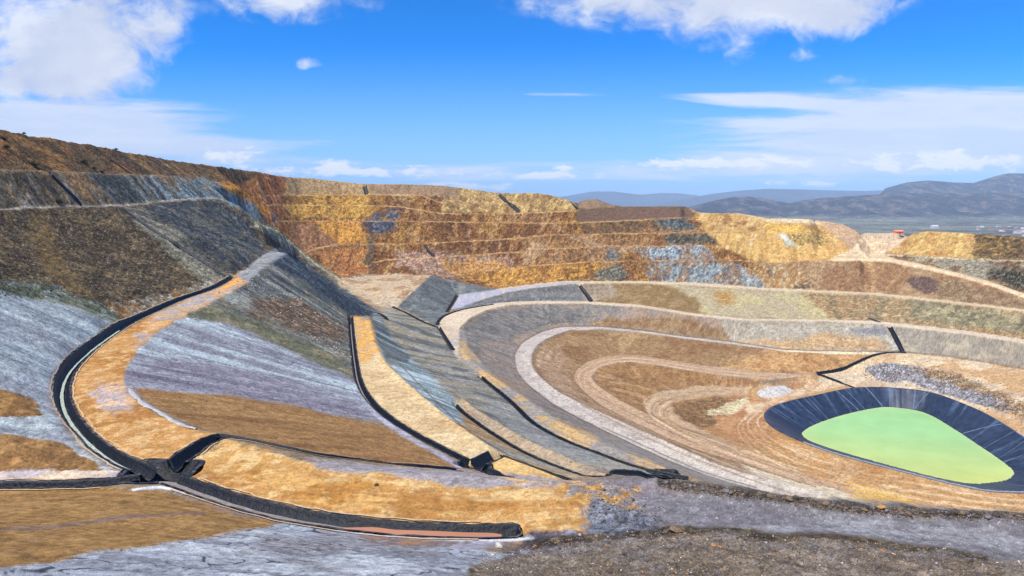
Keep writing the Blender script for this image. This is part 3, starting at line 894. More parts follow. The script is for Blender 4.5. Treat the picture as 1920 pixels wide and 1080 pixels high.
FL = [((226, 196, 150), 'la', .55, .85, .6), ((168, 114, 66), 'n3', .45, .7, .7), ((150, 105, 70), 'n1', .62, .85, .4)]
zone([(1206, 752), (1225, 737), (1412, 726), (1530, 702), (1600, 690), (1640, 680), (1660, 727), (1600, 729), (1445, 770), (1460, 812), (1700, 888), (1920, 926), (2250, 930), (2250, 1000), (1640, 945), (1480, 900), (1340, 850), (1215, 779)], (198, 150, 94), FL, 3, 3, .06)
zone([(1206, 752), (1230, 737), (1312, 723), (1410, 726), (1400, 740), (1320, 743), (1262, 752), (1262, 775), (1330, 812), (1420, 855), (1380, 855), (1280, 810), (1216, 778)], (196, 160, 122), [((165, 125, 90), 'la', .55, .8, .6)], 3, 2)
zone([(1255, 757), (1340, 743), (1404, 742), (1350, 790), (1320, 808), (1275, 785)], (150, 110, 66), [((185, 140, 90), 'n1', .55, .8, .6), ((110, 78, 50), 'n0', .55, .8, .6)], 5, 3, .3)
zone([(1380, 738), (1460, 750), (1430, 800), (1440, 840), (1340, 800), (1340, 780)], (194, 138, 86), [((170, 105, 60), 'n2', .5, .75, .6)], 8, 6)
zone([(1325, 776), (1355, 760), (1402, 744), (1404, 756), (1380, 775), (1340, 783)], (224, 204, 158), [((190, 150, 100), 'n1', .55, .8, .6)], 6, 2.5)
zone([(1418, 736), (1440, 725), (1470, 723), (1488, 732), (1468, 745), (1430, 746)], (206, 196, 192), [], 3, 1.5)
zone([(1540, 702), (1600, 716), (1560, 725), (1440, 762), (1400, 790), (1400, 760), (1490, 735)], (222, 190, 150), [((196, 140, 90), 'n2', .5, .75, .6)], 6, 4)
zone([(1380, 862), (1470, 888), (1560, 912), (1650, 948), (1560, 940), (1430, 902)], (230, 208, 172), [((196, 160, 120), 'la', .6, .85, .6)], 4, 4)
zone([(1446, 800), (1530, 845), (1700, 893), (1850, 927), (2150, 935), (2150, 985), (1800, 965), (1640, 945), (1560, 905), (1440, 850)], (206, 150, 84), [((228, 196, 150), 'la', .55, .85, .7), ((180, 122, 60), 'n3', .45, .7, .6)], 5, 4)
zone([(1590, 900), (1680, 925), (1760, 965), (1660, 960), (1600, 932)], (230, 178, 80), [((206, 150, 60), 'n2', .5, .8, .5)], 8, 5)
zone([(1640, 664), (1700, 662), (1790, 671), (1920, 693), (2200, 750), (2200, 920), (1920, 822), (1850, 778), (1740, 735), (1665, 727), (1600, 729), (1530, 702), (1590, 692)], (220, 188, 146), [((196, 146, 90), 'n3', .5, .7, .8), ((188, 170, 158), 'la', .6, .8, .6)], 3, 2, .06)
zone([(1618, 692), (1655, 680), (1720, 688), (1790, 700), (1850, 728), (1900, 752), (1925, 778), (1860, 766), (1790, 747), (1700, 716), (1640, 713)], (168, 158, 162), [((150, 112, 70), 'n3', .5, .62, .85), ((84, 78, 84), 'wn', .75, .95, .7), ((205, 200, 208), 'n0', .6, .8, .6)], 5, 2, .5)
zone([(1700, 688), (1800, 700), (1900, 750), (2100, 800), (2100, 850), (1960, 800), (1860, 745), (1760, 712)], (172, 132, 84), [((90, 74, 56), 'wn', .8, .95, .7), ((205, 170, 115), 'n1', .55, .8, .6)], 7, 4, .4)
# tan mound and grey cone
zone([(630, 523), (700, 514), (808, 516), (790, 535), (746, 573), (738, 590), (690, 572), (640, 545)], (210, 176, 134), [((176, 164, 156), 'la', .5, .75, .7), ((160, 110, 66), 'n3', .58, .8, .6)], 4, 2, .15)
zone([(806, 517), (880, 533), (938, 542), (857, 553), (846, 577), (822, 613), (745, 574), (778, 545)], (108, 112, 114), [((146, 148, 142), 'st', .55, .8, .6), ((84, 86, 92), 'n2', .5, .8, .6)], 3, 1.5, .15)
zone([(738, 574), (800, 602), (826, 616), (855, 660), (900, 706), (960, 756), (1000, 795), (1120, 850), (1240, 890), (1165, 891), (1065, 862), (935, 797), (860, 745), (790, 700), (765, 667), (722, 617), (700, 585)], (148, 140, 124), [((96, 98, 98), 'st', .5, .75, .8), ((178, 158, 124), 'is', .6, .85, .55), ((176, 170, 170), 'n2', .6, .85, .4)], 4, 3, .12)
zone([(960, 758), (1120, 851), (1240, 890), (1165, 891), (1065, 862), (960, 805), (900, 760)], (160, 156, 150), [((186, 164, 130), 'is', .6, .8, .5), ((120, 116, 114), 'st', .6, .8, .5)], 4, 4)
zone([(832, 594), (925, 571), (955, 574), (912, 584), (882, 598), (862, 618), (862, 645), (882, 673), (860, 676), (845, 650), (822, 614)], (208, 184, 160), [((170, 166, 176), 'n3', .5, .7, .7), ((222, 180, 120), 'n2', .6, .8, .6)], 2, 2, .05)
zone([(862, 618), (870, 612), (878, 650), (925, 704), (975, 738), (1060, 795), (1250, 876), (1248, 888), (1060, 826), (960, 755), (900, 704), (860, 672)], (162, 150, 140), [((214, 168, 100), 'n3', .5, .62, .9), ((130, 128, 134), 'la', .6, .8, .5)], 2, 2, .05)
zone([(866, 747), (885, 764), (935, 796), (1000, 832), (1065, 861), (1140, 885), (1145, 893), (1100, 893), (1040, 874), (980, 848), (920, 812), (858, 757)], (178, 152, 124), [((140, 130, 126), 'la', .55, .8, .6), ((214, 176, 124), 'is', .6, .8, .7)], 2, 2, .05)
zone([(740, 640), (765, 667), (800, 700), (860, 752), (920, 814), (1040, 877), (1120, 897), (1070, 903), (940, 853), (855, 797), (765, 722), (722, 682)], (178, 146, 102), [((168, 112, 56), 'st', .5, .75, .8), ((216, 188, 140), 'is', .6, .85, .7), ((150, 160, 158), 'n3', .6, .8, .6)], 3, 3, .12)
zone([(735, 640), (770, 670), (850, 745), (870, 790), (840, 790), (780, 735), (700, 655), (700, 630)], (146, 160, 164), [((200, 214, 220), 'is', .5, .8, .8), ((110, 116, 112), 'st', .6, .85, .6)], 5, 4)
# bench two
zone([(660, 588), (692, 589), (704, 640), (724, 682), (765, 722), (805, 757), (855, 797), (940, 853), (1075, 902), (950, 895), (885, 872), (840, 852), (790, 824), (730, 786), (690, 750), (672, 715), (666, 680)], (222, 186, 132), [((236, 205, 155), 'n2', .5, .8, .6), ((190, 140, 85), 'la', .6, .85, .5), ((120, 100, 80), 'wn', .93, .98, .5)], 2, 1.5, .05)
zone([(655, 585), (696, 588), (706, 640), (712, 665), (668, 690)], (226, 166, 76), [((190, 170, 150), 'n2', .55, .8, .7)], 4, 3)
zone([(890, 872), (940, 853), (1078, 903), (950, 898)], (232, 184, 108), [((205, 145, 70), 'n2', .5, .8, .5)], 3, 2)
# spur
NOSE = [((182, 182, 170), 'st', .55, .85, .75), ((62, 66, 74), 'is', .55, .85, .7), ((56, 52, 48), 'wn', .86, .97, .6), ((160, 140, 110), 'n2', .6, .8, .6)]
zone([(435, 522), (500, 494), (538, 468), (600, 512), (700, 580), (700, 592), (655, 592), (661, 640), (670, 690), (672, 716), (560, 662), (430, 605), (345, 592), (400, 560)], (122, 124, 118), NOSE, 3, 2, .3)
zone([(470, 555), (560, 565), (655, 615), (640, 650), (560, 625), (470, 590)], (122, 100, 76), [((70, 56, 44), 'wn', .7, .95, .7), ((180, 140, 110), 'n1', .6, .8, .7)], 12, 8)
zone([(500, 490), (538, 468), (560, 480), (600, 512), (705, 583), (736, 636), (700, 600), (655, 590), (620, 565), (560, 520)], (66, 76, 90), [((120, 130, 140), 'st', .55, .85, .7), ((40, 44, 56), 'n1', .5, .8, .6), ((140, 150, 160), 'wn', .9, .97, .6)], 6, 4)
zone([(696, 588), (706, 584), (738, 636), (770, 668), (765, 680), (724, 672), (706, 636)], (112, 118, 120), [((70, 78, 86), 'st', .5, .8, .7), ((180, 190, 190), 'is', .65, .85, .6)], 3, 2)
zone([(340, 588), (400, 568), (480, 600), (600, 650), (672, 706), (668, 716), (560, 668), (430, 612)], (124, 120, 92), [((96, 92, 70), 'st', .5, .8, .6), ((170, 150, 110), 'n2', .6, .8, .6)], 8, 6, .2)
zone([(345, 594), (430, 607), (560, 664), (672, 716), (690, 750), (732, 788), (640, 772), (450, 742), (240, 732), (234, 700), (252, 662), (290, 625)], (164, 166, 174), [((130, 122, 138), 'st', .5, .75, .7), ((196, 210, 218), 'is', .6, .85, .7)], 5, 3, .12)
zone([(236, 690), (330, 668), (430, 690), (600, 725), (740, 792), (600, 768), (430, 740), (240, 730)], (140, 130, 144), [((166, 164, 176), 'is', .5, .8, .7), ((96, 90, 112), 'st', .72, .9, .6)], 8, 6)
zone([(252, 728), (420, 741), (580, 767), (720, 800), (790, 828), (866, 878), (820, 878), (760, 871), (680, 860), (600, 851), (520, 833), (450, 818), (412, 812), (370, 800), (300, 766)], (168, 120, 64), [((138, 94, 50), 'st', .55, .8, .7), ((196, 148, 90), 'is', .68, .9, .4), ((100, 70, 45), 'wn', .93, .98, .5)], 3, 2, .10)
rib([(674, 722), (690, 758), (726, 793), (785, 830), (862, 874)], 4.5, (192, 184, 202), [((150, 130, 120), 'n1', .6, .8, .6)], 3, 2)
# upper left
zone([(-300, 195), (0, 235), (200, 268), (400, 302), (500, 318), (450, 345), (360, 334), (290, 330), (110, 322), (-300, 312)], (122, 98, 66), [((172, 122, 60), 'n3', .5, .75, .8), ((78, 68, 48), 'n2', .5, .75, .7), ((150, 90, 50), 'n1', .6, .8, .6), ((60, 52, 40), 'st', .7, .9, .5)], 4, 3, .5)
zone([(215, 290), (300, 302), (360, 320), (400, 350), (300, 332), (200, 300)], (130, 98, 66), [((88, 72, 60), 'st', .5, .75, .8), ((196, 150, 80), 'is', .62, .85, .7)], 6, 4)
zone([(-300, 312), (110, 322), (290, 330), (360, 334), (420, 352), (475, 408), (440, 382), (400, 373), (225, 387), (-300, 399)], (142, 118, 88), [((164, 172, 172), 'st', .58, .82, .75), ((88, 84, 78), 'is', .58, .8, .75), ((190, 140, 80), 'n3', .58, .75, .6)], 3, 2, .5)
zone([(170, 325), (420, 352), (475, 408), (440, 382), (400, 373), (225, 387)], (128, 128, 120), [((176, 186, 190), 'st', .56, .8, .8), ((76, 78, 80), 'is', .56, .8, .8), ((160, 140, 100), 'n3', .55, .75, .6)], 8, 6)
zone([(340, 345), (385, 332), (420, 352), (478, 385), (492, 424), (470, 424), (420, 400), (345, 374)], (128, 148, 158), [((80, 92, 100), 'st', .5, .75, .8), ((180, 196, 200), 'is', .6, .85, .7), ((150, 130, 90), 'n2', .6, .8, .6)], 7, 4, .5)
DK = [((58, 48, 38), 'wn', .62, .92, .75), ((150, 122, 84), 'n2', .55, .8, .6), ((176, 150, 112), 'n0', .72, .88, .5), ((60, 54, 46), 'n1', .6, .82, .5)]
zone([(-300, 398), (225, 387), (400, 374), (470, 405), (517, 428), (572, 477), (640, 523), (600, 512), (540, 470), (500, 476), (440, 517), (340, 562), (240, 602), (120, 562), (-300, 520)], (108, 90, 66), DK, 3, 2, .55)
zone([(262, 384), (400, 376), (470, 424), (500, 470), (440, 512), (380, 472), (320, 425)], (84, 88, 92), [((128, 132, 130), 'st', .6, .82, .7), ((48, 52, 60), 'n1', .5, .75, .7), ((140, 126, 100), 'n2', .65, .85, .5)], 9, 6)
zone([(228, 389), (262, 388), (330, 430), (420, 505), (432, 518), (400, 538), (350, 500), (290, 450)], (142, 134, 116), [((88, 88, 84), 'st', .5, .75, .8), ((180, 170, 140), 'is', .65, .85, .6)], 7, 4)
zone([(470, 405), (517, 428), (572, 477), (605, 500), (640, 523), (615, 515), (560, 480), (500, 440), (470, 424)], (156, 148, 120), [((96, 96, 88), 'st', .5, .75, .7), ((196, 190, 160), 'is', .6, .85, .7)], 5, 2.5)
zone([(55, 398), (85, 400), (95, 450), (135, 510), (185, 562), (120, 548), (70, 490), (50, 440)], (146, 116, 70), [((110, 88, 60), 'wn', .6, .9, .6)], 10, 7)
zone([(-200, 520), (0, 522), (120, 545), (240, 590), (205, 606), (120, 572), (0, 552), (-200, 540)], (120, 124, 100), [((160, 170, 170), 'n1', .5, .75, .6), ((96, 100, 72), 'n2', .5, .8, .7)], 8, 5)
zone([(200, 575), (280, 560), (350, 540), (430, 515), (440, 520), (340, 563), (240, 605)], (152, 128, 96), [((186, 130, 60), 'n3', .5, .7, .7), ((205, 205, 200), 'n1', .65, .8, .7)], 6, 4)
zone([(-300, 535), (0, 548), (120, 572), (210, 603), (160, 664), (118, 700), (105, 740), (118, 790), (180, 850), (250, 886), (-300, 892)], (172, 180, 186), [((124, 132, 142), 'st', .52, .8, .7), ((204, 212, 214), 'is', .6, .85, .7), ((150, 148, 160), 'n3', .6, .8, .5)], 4, 3, .14)
BR = [((138, 96, 50), 'la', .55, .8, .7), ((190, 142, 84), 'n1', .62, .85, .4), ((100, 70, 42), 'wn', .93, .98, .5)]
zone([(-200, 722), (0, 730), (42, 737), (72, 752), (78, 780), (0, 784), (-200, 776)], (170, 122, 60), BR, 5, 1.5)
zone([(-200, 815), (0, 820), (120, 830), (160, 855), (205, 878), (60, 880), (-200, 884)], (168, 120, 62), BR, 5, 1.5)
zone([(84, 702), (110, 690), (104, 735), (116, 780), (150, 822), (250, 888), (205, 880), (140, 835), (92, 775)], (152, 146, 146), [((124, 112, 110), 'n2', .5, .8, .5), ((200, 196, 210), 'n1', .65, .85, .5)], 5, 3, .06)
zone([(-300, 882), (0, 884), (200, 880), (262, 888), (245, 897), (100, 904), (-300, 908)], (226, 196, 166), [((180, 165, 185), 'n2', .5, .75, .7)], 2, 1.5, .04)
# bench one
OC = [((190, 126, 40), 'n3', .42, .66, .85), ((228, 188, 126), 'n1', .55, .8, .6), ((170, 104, 52), 'n0', .62, .85, .5), ((130, 90, 55), 'wn', .95, .99, .6)]
zone([(465, 518), (434, 524), (345, 566), (290, 588), (205, 635), (138, 697), (124, 735), (128, 765), (155, 803), (195, 840), (280, 890), (345, 862), (415, 817), (365, 806), (290, 775), (240, 735), (234, 700), (252, 662), (290, 625), (345, 592), (405, 562), (468, 530)], (212, 150, 72), OC, 3, 2, .05)
zone([(290, 588), (434, 524), (465, 520), (462, 530), (405, 562), (345, 592), (280, 625), (250, 665), (262, 625)], (196, 158, 120), [((160, 160, 176), 'n2', .5, .75, .7), ((226, 165, 90), 'n3', .5, .7, .8)], 6, 5)
zone([(430, 522), (458, 508), (464, 522), (440, 534), (400, 556)], (232, 160, 70), [], 3, 2)
zone([(168, 738), (200, 722), (238, 718), (268, 752), (258, 772), (200, 778)], (190, 168, 166), [((226, 172, 110), 'n1', .55, .8, .7)], 9, 5)
zone([(442, 518), (492, 479), (520, 463), (548, 472), (500, 498), (464, 528)], (148, 148, 152), [((186, 170, 150), 'la', .55, .8, .7), ((110, 112, 122), 'n2', .55, .8, .6)], 3, 2, .08)
# foreground platform, road, rubble
zone([(325, 885), (412, 822), (560, 860), (800, 886), (1000, 899), (1110, 915), (1130, 960), (1112, 1008), (985, 1018), (900, 1008), (640, 985), (420, 940)], (220, 162, 80), [((194, 130, 40), 'n3', .42, .66, .85), ((236, 198, 132), 'n1', .5, .75, .7), ((168, 108, 52), 'n0', .64, .85, .5), ((190, 130, 60), 'la', .6, .85, .5), ((120, 85, 50), 'wn', .96, .99, .7)], 8, 4, .05)
zone([(420, 880), (560, 890), (760, 925), (1000, 945), (1000, 968), (700, 955), (520, 930)], (198, 134, 42), [((228, 172, 90), 'n2', .5, .7, .8), ((180, 118, 45), 'la', .55, .8, .6)], 14, 10)
zone([(560, 856), (700, 872), (890, 886), (1060, 899), (1150, 905), (1000, 912), (800, 900), (620, 880)], (170, 158, 160), [((222, 176, 116), 'n3', .5, .66, .8), ((120, 100, 100), 'n1', .65, .85, .5)], 8, 3)
zone([(1050, 900), (1240, 897), (1500, 930), (1920, 960), (2300, 985), (2300, 1100), (1920, 1052), (1700, 1020), (1500, 1006), (1250, 1000), (1118, 1000), (1128, 950), (1090, 925)], (128, 122, 126), [((160, 156, 162), 'la', .55, .85, .6), ((116, 106, 114), 'n2', .5, .8, .6), ((196, 192, 198), 'wn', .975, .99, .6)], 6, 4, .09, True)
zone([(1050, 905), (1240, 900), (1330, 915), (1280, 935), (1180, 935), (1090, 925)], (138, 124, 130), [((112, 100, 104), 'n1', .5, .8, .6)], 10, 6, .09, True)
zone([(1040, 903), (1120, 908), (1180, 928), (1225, 950), (1190, 958), (1130, 942), (1095, 960), (1060, 940)], (196, 140, 62), [((140, 132, 138), 'n1', .42, .6, .95), ((228, 180, 104), 'n0', .6, .8, .6)], 16, 6)
zone([(1096, 950), (1140, 960), (1120, 1005), (1080, 1010)], (188, 130, 56), [((120, 112, 118), 'n0', .48, .64, .95)], 16, 6)
zone([(1110, 935), (1160, 940), (1215, 965), (1250, 990), (1180, 1012), (1100, 1006)], (148, 152, 170), [((70, 62, 62), 'n0', .55, .75, .8), ((176, 178, 192), 'n1', .6, .85, .6), ((206, 140, 60), 'n3', .68, .8, .7)], 7, 4, .35)
rib([(x, y + 7) for x, y in EDGE], 9, (98, 84, 70), [((60, 52, 48), 'n0', .5, .75, .8), ((150, 140, 130), 'wn', .75, .95, .6), ((130, 110, 90), 'n1', .6, .8, .5)], 5, 3, .3, False)
RB = [((104, 86, 70), 'n1', .55, .82, .55), ((156, 130, 100), 'n3', .55, .8, .5), ((165, 152, 150), 'n2', .55, .8, .6), ((72, 60, 50), 'n0', .66, .86, .5), ((200, 190, 180), 'wn', .95, .99, .5)]
zone([(860, 1090), (900, 1045), (960, 1030), (1000, 1018), (1250, 996), (1500, 1010), (1700, 1022), (1920, 1054), (2300, 1105), (2300, 1500), (800, 1500)], (176, 154, 134), RB, 7, 5, .34)
zone([(1450, 1050), (1700, 1048), (1920, 1078), (2200, 1130), (2200, 1400), (1500, 1300)], (186, 162, 144), [((130, 108, 90), 'n1', .5, .75, .7), ((90, 76, 64), 'n0', .6, .82, .6)], 12, 10)
zone([(960, 1030), (1000, 1000), (1110, 1006), (1250, 992), (1240, 1004), (1000, 1040), (900, 1060)], (128, 112, 122), [((176, 172, 190), 'n1', .5, .75, .7), ((70, 56, 54), 'n0', .55, .75, .7)], 8, 4, .25)
rib([(1000, 1020), (1100, 1014), (1250, 1000), (1350, 998), (1450, 1008), (1560, 1006), (1700, 1024), (1850, 1045)], 7, (92, 76, 58), [((150, 130, 100), 'n1', .55, .8, .6), ((50, 44, 38), 'n0', .5, .75, .7)], 6, 4)
zone([(-300, 908), (0, 918), (240, 912), (300, 916), (345, 935), (430, 962), (540, 968), (500, 992), (350, 1010), (230, 1030), (100, 1052), (-300, 1080)], (172, 126, 62), BR, 4, 2, .07)
rib([(0, 992), (100, 985), (200, 973), (300, 965), (380, 962)], 3, (136, 108, 96), [], 7, 2)
zone([(310, 912), (345, 918), (420, 945), (640, 985), (760, 1002), (900, 1008), (970, 1016), (880, 1030), (700, 1022), (560, 985), (430, 965), (345, 935)], (140, 118, 112), [((186, 130, 80), 'st', .6, .8, .7), ((176, 172, 192), 'is', .62, .85, .7)], 4, 3, .06)
zone([(-300, 1082), (100, 1054), (230, 1030), (350, 1010), (500, 992), (545, 975), (620, 992), (720, 1022), (880, 1026), (960, 1040), (900, 1060), (850, 1100), (830, 1500), (-300, 1500)], (172, 174, 184), [((202, 204, 210), 'n2', .5, .8, .6), ((130, 128, 138), 'la', .6, .85, .7), ((58, 58, 74), 'cr', .25, .7, .9), ((130, 116, 118), 'n3', .62, .8, .5)], 4, 3, .10)
rib([(250, 917), (310, 913), (380, 935), (450, 955), (560, 981), (680, 1000), (800, 1009), (960, 1012), (1000, 1008)], 2.2, (226, 228, 238), [], 3, 1.2)
# haul roads and bench lines
RDC = [((206, 176, 140), 'la', .55, .8, .6)]


def lane(a, b, base, alts, dsp=.03):
    zone(list(a) + list(b)[::-1], base, alts, .6, 1.0, dsp, True)


lane([(x, y - 1) for x, y in CT if x > 860], [(x, y + 1) for x, y in CC], (216, 190, 154), RDC)
zone([(845, 580), (860, 553), (935, 543), (1000, 534.5), (1060, 529), (1090, 529), (1070, 533), (1000, 541), (950, 549), (912, 560), (868, 576)], (172, 170, 190), [((206, 190, 185), 'la', .5, .8, .7)], 1, 1.5, .04, True)
lane([(x, y - .5) for x, y in BT], [(x, y + .5) for x, y in BC], (220, 196, 168), RDC)
lane([(x, y) for x, y in AT if x < 1700], AC + [(1640, 664), (1700, 663)], (192, 176, 168), [((214, 196, 176), 'la', .5, .8, .6), ((160, 140, 132), 'n2', .6, .8, .4)])
zone([(1440, 655), (1560, 657.5), (1640, 658.5), (1640, 664), (1540, 664), (1475, 661.5)], (232, 206, 164), [], 1, 1, None, True)
lane(L1, [(1560, 905), (1500, 888), (1400, 852), (1300, 812)] + L1C[3:], (194, 156, 122), [((170, 126, 90), 'la', .55, .8, .6)])
rib([(1665, 487), (1740, 502), (1850, 530), (1920, 554), (2060, 598)], 4.2, (226, 192, 150), [((200, 160, 120), 'la', .5, .8, .5)], .6, 1, .03, True)
rib([(1655, 477), (1765, 484), (1915, 489), (2100, 494)], 1.2, (222, 190, 150), [], .5, .8)
rib([(1560, 487), (1620, 486), (1670, 489)], 3, (226, 196, 150), [], 1, 1.5, .03, True)
for tab, r, w in WL:
    if tab[0][0] > 700 and tab[-1][0] > 2000:
        tab = [p for p in tab if p[0] < 1600]
    rib([(x, y + 1.2) for x, y in tab], .7, (216, 168, 100), [((170, 125, 75), 'n3', .4, .7, .9)], .3, .9, .15)
rib([(-200, 394.5), (0, 391), (110, 387.5), (225, 385), (330, 375.5), (400, 371.5), (430, 376)], 1.9, (176, 162, 150), [((120, 110, 100), 'n3', .5, .7, .7)], .5, .8)
rib([(500, 431), (545, 455), (572, 479), (605, 503), (636, 524)], 1.6, (206, 196, 160), [((150, 140, 110), 'n1', .5, .8, .7)], 1, 1)
rib([(470, 424), (517, 428)], 1.4, (196, 180, 140), [], .5, 1)
# wheel tracks of the pit floor
for k_ in range(7):
    o_ = k_ * 5.5
    cc_ = ((170, 128, 88), (222, 192, 150), (150, 112, 78))[k_ % 3]
    rib([(1225 + o_ * 1.6, 742 + o_ * .5), (1209 + o_ * 1.3, 756 + o_ * .5), (1212 + o_ * 1.3, 776 + o_ * .3), (1245 + o_ * 1.5, 800 + o_ * .2), (1300 + o_ * 2, 830 - o_ * .1), (1370 + o_ * 2.2, 858 - o_ * .2), (1460 + o_ * 2.4, 890 - o_ * .3)], .8, cc_, [((190, 150, 105), 'n3', .4, .7, .8)], .8, .9)
for k_ in range(5):
    o_ = k_ * 7
    cc_ = ((226, 196, 156), (176, 132, 88))[k_ % 2]
    rib([(1440 - o_ * 1.2, 770 + o_ * .2), (1420 - o_ * 1.3, 790 + o_ * .4), (1440 - o_ * 1.3, 818 + o_ * .6), (1500 - o_, 850 + o_ * .9), (1600, 882 + o_), (1720, 908 + o_), (1880, 935 + o_ * .8), (2000, 940 + o_ * .8)], 1.1, cc_, [((200, 156, 104), 'n3', .4, .7, .9)], 1.2, 1.0)
for k_ in range(4):
    o_ = k_ * 4
    rib([(1085 + o_ * 1.2, 720 + o_), (1079 + o_ * 1.5, 702 + o_ * .2), (1100 + o_ * 1.5, 684 + o_ * .6), (1135 + o_, 672 + o_ * .7), (1200, 669 + o_ * .8), (1320, 689 + o_ * .7), (1430, 701 + o_ * .6)], .6, ((176, 138, 102), (216, 184, 148))[k_ % 2], [((196, 158, 122), 'n3', .4, .7, .8)], .5, .8)
for x0_, y0_ in ((0, 0), (14, -9), (30, -17)):
    rib([(1500 + x0_, 930 + y0_), (1400 + x0_, 897 + y0_), (1290 + x0_, 855 + y0_), (1180 + x0_, 805 + y0_), (1090 + x0_, 760 + y0_)], .8, ((150, 118, 84), (214, 184, 146))[x0_ == 14], [((180, 146, 110), 'n3', .4, .7, .8)], .8, .9)
# lane edges picked out by dirt windrows
for pth, c in ((AT[2:], (120, 96, 84)), (AC[2:14], (134, 110, 92)), (L1[1:10], (150, 112, 78)), ([(700, 640), (735, 668), (800, 735), (870, 800), (960, 856), (1060, 897)], (120, 104, 84)), ([(1128, 800), (1250, 855), (1320, 885), (1420, 915)], (110, 100, 100))):
    rib(pth, .9, c, [], .6, .8)

COL *= ALB
_l = COL.mean(-1, keepdims=True)
COL[:] = _l + (COL - _l) * .86
COL *= np.array([1.0, 1.01, .93], np.float32)
GR = DSP.clip(.05, .5)[..., None]
COL *= (1 + (.6 + .8 * GR) * (n0[..., None] - .5) + (.40 + .8 * GR) * (wn[..., None] - .5) + .35 * (n1[..., None] - .5))

# ------------------------------------------------------------------ lined drainage ditches
DITCH = []      # (world path, width, depth) used both to cut the ground and to lay the liner


def ditch_path(pts, w, depth, fixed=False):
    S = catmull(pts, 6)
    W = np.array([drop(a, b) for a, b in S[:, :2]])
    W = resample(W, max(.8, w * .3))
    if len(W) > 7:
        k = 3
        Q = np.pad(W, ((k, k), (0, 0)), mode='edge')
        W = np.vstack([W[:1], sum(Q[i:i + len(W)] for i in range(2 * k + 1))[1:-1] / (2 * k + 1), W[-1:]])
    DITCH.append((W, w, depth))
    return W


DX = {}
DX['upper'] = ditch_path([(438, 519)] + [(p[0] - 2, p[1]) for p in D1[1:-1]] + [(281, 886)], 1.8, .9)
DX['left'] = ditch_path([(-150, 915), (0, 912), (100, 911), (200, 906), (262, 896)], 1.5, .85)
DX['right'] = ditch_path([(322, 900), (420, 934), (520, 962), (640, 982), (760, 994), (900, 999), (964, 996)], 2.2, .85)
DX['link'] = ditch_path([(330, 868), (372, 838), (404, 819), (420, 818)], 2.2, 1.1)
DX['thin'] = ditch_path([(408, 816.5), (450, 821), (520, 836), (600, 854), (680, 863), (760, 873), (862, 882)], 1.6, .8)
DX['two'] = ditch_path([(657, 592), (661, 640), (666, 680), (673, 715), (691, 748), (730, 785), (790, 822), (872, 864)], 1.6, 1.0)
DX['stub'] = ditch_path([(896, 868), (932, 851)], 3.4, 1.4)
DX['stubb'] = ditch_path([(905, 880), (940, 893)], 2.6, 1.2)
DX['thinb'] = ditch_path([(940, 853), (1000, 875), (1068, 900)], 1.0, .5)
DX['three'] = ditch_path([(852, 758)] + [(p[0], p[1]) for p in D3[1:]], 1.2, .8)
DX['hook'] = ditch_path([(1140, 892), (1152, 886.5), (1195, 889), (1242, 893.5)], .7, .4)
DX['four'] = ditch_path([(p[0], p[1]) for p in D4[2:]] + [(1290, 897)], 1.4, .9)
DX['fourup'] = ditch_path([(822, 613), (835, 634), (849, 656)], 1.5, .8)
DX['five'] = ditch_path([(734, 575), (762, 587), (790, 602), (818, 613)], 1.2, .7)
DX['roadb'] = ditch_path([(820, 609), (824, 600), (836, 591), (868, 580.5), (926, 570.5)], 1.1, .6)
DX['cone'] = ditch_path([(838, 585), (848, 570), (858, 553)], 1.3, .6)
DX['arc'] = ditch_path([(705, 586), (716, 590), (727, 600)], 1.6, .8)
DX['chute_a'] = ditch_path([(226, 390), (270, 420), (320, 452), (375, 487), (424, 520)], 1.3, .5)
DX['chute_b'] = ditch_path([(88, 321), (115, 347), (152, 384)], 1.3, .5)
DX['chute_c'] = ditch_path([(1087, 535), (1098, 550), (1109, 565)], 1.7, .5)
DX['chute_d'] = ditch_path([(1668, 613), (1680, 636), (1692, 659)], 1.5, .5)
DX['pit'] = ditch_path([(1700, 661.5), (1670, 661), (1640, 666), (1605, 681), (1575, 694), (1532, 700.5)], .8, .4)
DX['pitb'] = ditch_path([(1532, 701), (1565, 713), (1604, 728)], .7, .4)
DX['chute_e'] = ditch_path([(683.5, 349), (687, 363)], 2.2, .5)
DX['chute_f'] = ditch_path([(936, 365), (952, 380), (974, 397)], 1.3, .4)
DX['chute_g'] = ditch_path([(1066, 374), (1083, 391)], 1.2, .4)
DX['chute_h'] = ditch_path([(797, 459), (804, 472), (815, 481)], 1.1, .4)
DX['chute_i'] = ditch_path([(1628, 597), (1650, 604)], .9, .4)
DX['chute_j'] = ditch_path([(206, 300), (225, 312), (246, 326)], .9, .4)
SUMPS = [((302, 884), 5.2, 4.2, 2.0), ((889, 874), 4.4, 3.2, 1.8), ((1251, 888), 3.6, 2.6, 1.5)]
for (c, rx, ry, dep) in SUMPS:
    W = drop(*c)
    DITCH.append((np.array([W - [rx * .22, 0, 0], W + [rx * .22, 0, 0]]), min(rx, ry) * 1.5, dep + .5))

